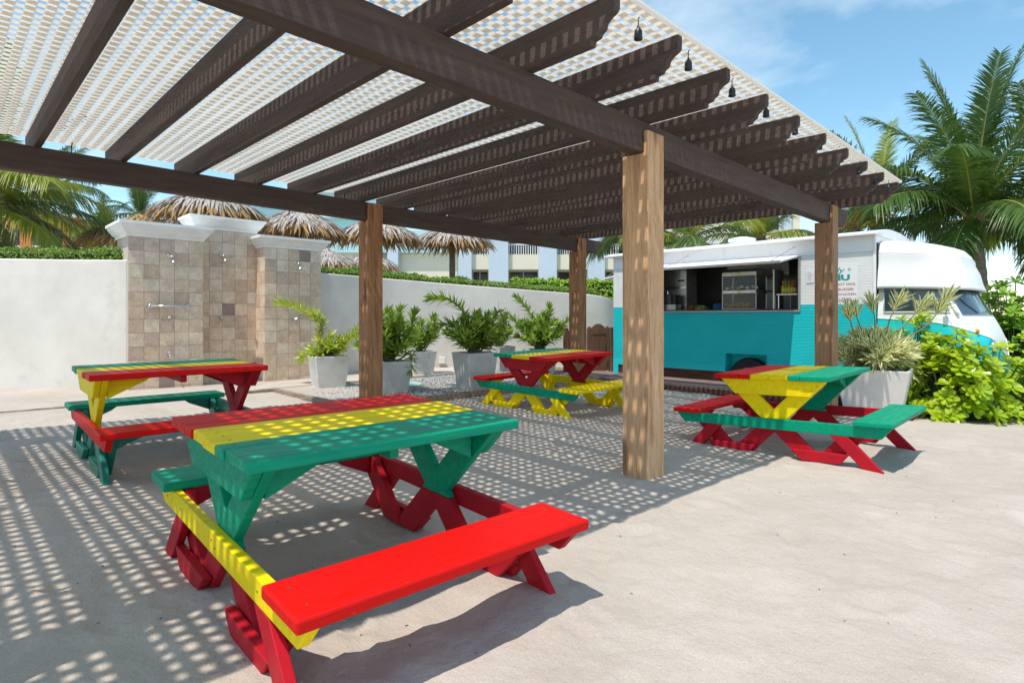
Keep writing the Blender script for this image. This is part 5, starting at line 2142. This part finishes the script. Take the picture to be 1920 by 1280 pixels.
def palapa_meshes(seed):
    rng = random.Random(seed)
    grey, tan, rib = MB(), MB(), MB()
    H, Rr = .60, 1.22
    S1 = ((0, 1), (.6, .9), (1, .1))

    def surf(r):
        f = r / Rr
        return H * (1 - f) ** .9 - .05 * f
    for j in range(9):
        r0 = Rr * (.02 + .092 * j)
        cnt = int(26 + 19 * j)
        for k in range(cnt):
            an = 6.2832 * k / cnt + rng.uniform(-.12, .12)
            rad = Vector((math.cos(an), math.sin(an), 0))
            tan_ = Vector((-math.sin(an), math.cos(an), 0))
            r1 = r0 + rng.uniform(-.04, .04)
            z = surf(r1) + .03 + rng.uniform(0, .05)
            sl = (surf(r1 + .2) - surf(r1)) / .2
            dv = rad + Vector((0, 0, sl + rng.uniform(-.12, .25))) + tan_ * rng.uniform(-.35, .35)
            grey.leaf(rad * r1 + Vector((0, 0, z)), dv, Vector((0, 0, 1)), rng.uniform(.26, .48), rng.uniform(.03, .06), rng.uniform(.05, .5), S1, .3)
    for k in range(330):
        an = rng.uniform(0, 6.2832)
        rad = Vector((math.cos(an), math.sin(an), 0))
        tan_ = Vector((-math.sin(an), math.cos(an), 0))
        r1 = Rr * rng.uniform(.55, .97)
        tan.leaf(rad * r1 + Vector((0, 0, surf(r1) - .01)), rad * rng.uniform(.4, 1) + tan_ * rng.uniform(-.5, .5) + Vector((0, 0, -rng.uniform(.5, 1.1))), rad, rng.uniform(.2, .34), rng.uniform(.03, .07), .2, S1, .2)
    rows = [[(r * math.cos(k * .3307), r * math.sin(k * .3307), surf(r) - .015) for k in range(19)] for r in (.04, .4, .8, 1.12)]
    tan.uv = None
    tan.grid(rows, close=True)
    for k in range(12):
        an = k * .5236
        rad = Vector((math.cos(an), math.sin(an), 0))
        rib.bar(rad * .05 + Vector((0, 0, surf(.05) - .06)), rad * 1.08 + Vector((0, 0, surf(1.08) - .045)), .03, .04)
    return grey.mesh('thatch'), tan.mesh('thatch_fringe'), rib.mesh('ribs')


PAL = [palapa_meshes(5), palapa_meshes(6)]
for k in (0, 1):
    PAL[k][1].materials.append(M_THATCHT)
    PAL[k][2].materials.append(M_THATCHT)
pal_specs = [
    (392, 13.2, 404, 1.0, M_THATCH, 'largest grey thatched sunshade, right above the shower cornices'),
    (560, 14.6, 436, .98, M_THATCH, 'grey thatched sunshade just left of the reddish brown post'),
    (706, 15.6, 448, .96, M_THATCH, 'grey thatched sunshade right behind the reddish brown post'),
    (848, 16.4, 458, .96, M_THATCH, 'thatched sunshade with its pole in view before the blue building'),
    (262, 14.3, 452, 1.0, M_THATCHL, 'straw coloured thatched sunshade at the left of the shower cornice'),
    (246, 19.0, 489, .98, M_THATCH, 'small grey thatched sunshade low behind the left hedge'),
    (612, 21.0, 500, 1.0, M_THATCH, 'small distant grey sunshade low beside the right shower pier'),
    (690, 22.0, 503, 1.0, M_THATCH, 'small distant grey sunshade low behind the reddish brown post')]
for i, (u, d, vr, sc, mt, lb) in enumerate(pal_specs):
    c = ud(u, d, vr)
    t = thing('thatched_sunshade', (c.x, c.y, 0), lb, 'sunshade', 'thatched sunshades beyond the wall')
    g_, t_, r_ = PAL[i % 2]
    g2 = g_.copy()
    g2.materials.append(mt)
    for nm, me in (('thatch', g2), ('thatch_fringe', t_), ('ribs', r_)):
        o = inst(nm, me, t, c, (0, 0, i * 1.3), (sc, sc, sc))
        if nm != 'ribs':
            o['kind'] = 'stuff'
    MB().tube([(c.x, c.y, -.2), (c.x, c.y, c.z + .45)], [.095, .08], 10).build('pole', M_BOOT, t, smooth=True)

# ------------------------------------------------------------------ buildings behind


def bbox_(m, u0, u1, v0, v1, d, depth):
    """upright block facing the camera side: picture rectangle at distance d, given depth"""
    a, b = ud(u0, d, v0), ud(u1, d, v1)
    z1, z0 = a.z, b.z
    l0 = (u0 - 960) / FPX * d
    l1 = (u1 - 960) / FPX * d
    c = FW * (d + depth / 2) + RT * ((l0 + l1) / 2) + Vector((0, 0, (z0 + z1) / 2))
    m.obox(c, RT * ((l1 - l0) / 2), FW * (depth / 2), Vector((0, 0, (z1 - z0) / 2)))
    return m


def bpart(name, mt, par, *rects):
    m = MB()
    for r in rects:
        bbox_(m, *r)
    return m.build(name, mt, par)


D = 27.0
hb = thing('hotel_building', ud(900, 29, z=0), 'pastel blue and cream hotel wing with balconies behind the hedge', 'building')
bpart('back_wall', M_CREAM, hb, (855, 1300, 395, 660, D + 2.2, .3))
bpart('floor_slab', M_CREAM, hb, (862, 1250, 477, 505, D + .3, 2.0))
bpart('floor_slab', M_CREAM, hb, (862, 1250, 408, 432, D + .3, 2.0))
for (a, b_) in ((859, 884), (916, 953), (1010, 1044), (1103, 1134), (1180, 1210)):
    bpart('column', M_BLUE, hb, (a, b_, 380, 660, D, 1.2))
for (a, b_) in ((884, 916), (953, 1010), (1044, 1103), (1134, 1180)):
    r = bpart('railing', M_RAIL, hb, (a, b_, 457, 459.5, D + .5, .05))
    n = max(3, int((b_ - a) / 4.2))
    for k in range(n):
        uu = lerp(a, b_, (k + .5) / n)
        bpart('baluster', M_RAIL, r, (uu - .7, uu + .7, 459.7, 478, D + .51, .03))
    w = bpart('window', M_SHADEWIN, hb, (a + 4, b_ - 3, 508, 560, D + 2.05, .12))
    bpart('frame', M_RAIL, w, (a + (b_ - a) * .5 - .8, a + (b_ - a) * .5 + .8, 508, 560, D + 2.0, .04))
    w = bpart('window', M_SHADEWIN, hb, (a + 4, b_ - 3, 436, 476, D + 2.05, .12))
    bpart('frame', M_RAIL, w, (a + (b_ - a) * .5 - .8, a + (b_ - a) * .5 + .8, 436, 476, D + 2.0, .04))
lb_ = thing('curved_pavilion', ud(690, 30, z=0), 'aqua and cream pavilion behind the thatched sunshades', 'building')
bpart('lower_wall', M_CREAM, lb_, (598, 858, 474, 680, 28.6, 3.0))
bpart('upper_wall', M_AQUA, lb_, (590, 850, 432, 473.5, 28.3, 3.3))
bpart('upper_wall', M_AQUA, lb_, (470, 700, 360, 431.5, 29.5, 3.0))
bpart('eave', M_RAIL, lb_, (586, 720, 392, 396, 28.9, .8), (586, 720, 404, 407, 28.9, .8))
bpart('roof', M_RAIL, lb_, (462, 706, 352, 359.5, 29.1, 3.6))
for u in (490, 540, 630):
    bpart('window', M_SHADEWIN, lb_, (u, u + 26, 372, 388, 29.42, .1))
for a, b_ in ((726, 746), (700, 712), (600, 606)):
    bpart('column', M_BLUE, lb_, (a, b_, 452, 680, 28.0, .5))
bpart('window', M_SHADEWIN, lb_, (604, 609, 462, 473, 28.25, .06), (611, 615, 462, 473, 28.25, .06))
ob_ = thing('orange_house', ud(60, 36, z=0), 'orange rendered house behind the left palm', 'building')
bpart('wall', M_ORANGE, ob_, (-60, 140, 408, 640, 36, 6))
bpart('cornice', M_RAIL, ob_, (-64, 144, 402, 407.5, 35.7, 6.6))
bpart('roof', M_ROOFGREY, ob_, (-64, 142, 396, 401.7, 35.9, 6.2))
for u in (20, 62, 100):
    w = bpart('window', M_SHADEWIN, ob_, (u, u + 14, 430, 460, 35.93, .2))
    bpart('sill', M_RAIL, w, (u - 2, u + 16, 460.3, 463, 35.85, .2))
gb_ = thing('grey_roofed_house', ud(220, 42, z=0), 'low distant house with grey roof left of the showers', 'building')
bpart('wall', M_ORANGE, gb_, (142, 420, 421, 640, 42, 5))
bpart('roof', M_ROOFGREY, gb_, (138, 424, 411, 420.5, 41.5, 6))
for u in (160, 200):
    bpart('window', M_SHADEWIN, gb_, (u, u + 14, 432, 452, 41.95, .2))
tb_ = thing('pale_hotel_block', ud(1420, 36, z=0), 'pale blue and cream hotel block above the truck roof', 'building')
bpart('wall', M_CREAM, tb_, (1300, 1500, 340, 640, 36, 4))
bpart('column', M_BLUE, tb_, (1392, 1410, 336, 640, 35.5, .5), (1470, 1484, 336, 640, 35.5, .5))
bpart('balcony_slab', M_RAIL, tb_, (1320, 1392, 448, 456, 34.8, 1.2))
r = bpart('railing', M_RAIL, tb_, (1320, 1392, 424, 426, 34.9, .05))
for k in range(16):
    uu = 1322 + k * 4.5
    bpart('baluster', M_RAIL, r, (uu, uu + 1.2, 426.3, 447.8, 34.92, .03))
bpart('window', M_SHADEWIN, tb_, (1420, 1460, 380, 430, 35.95, .1))
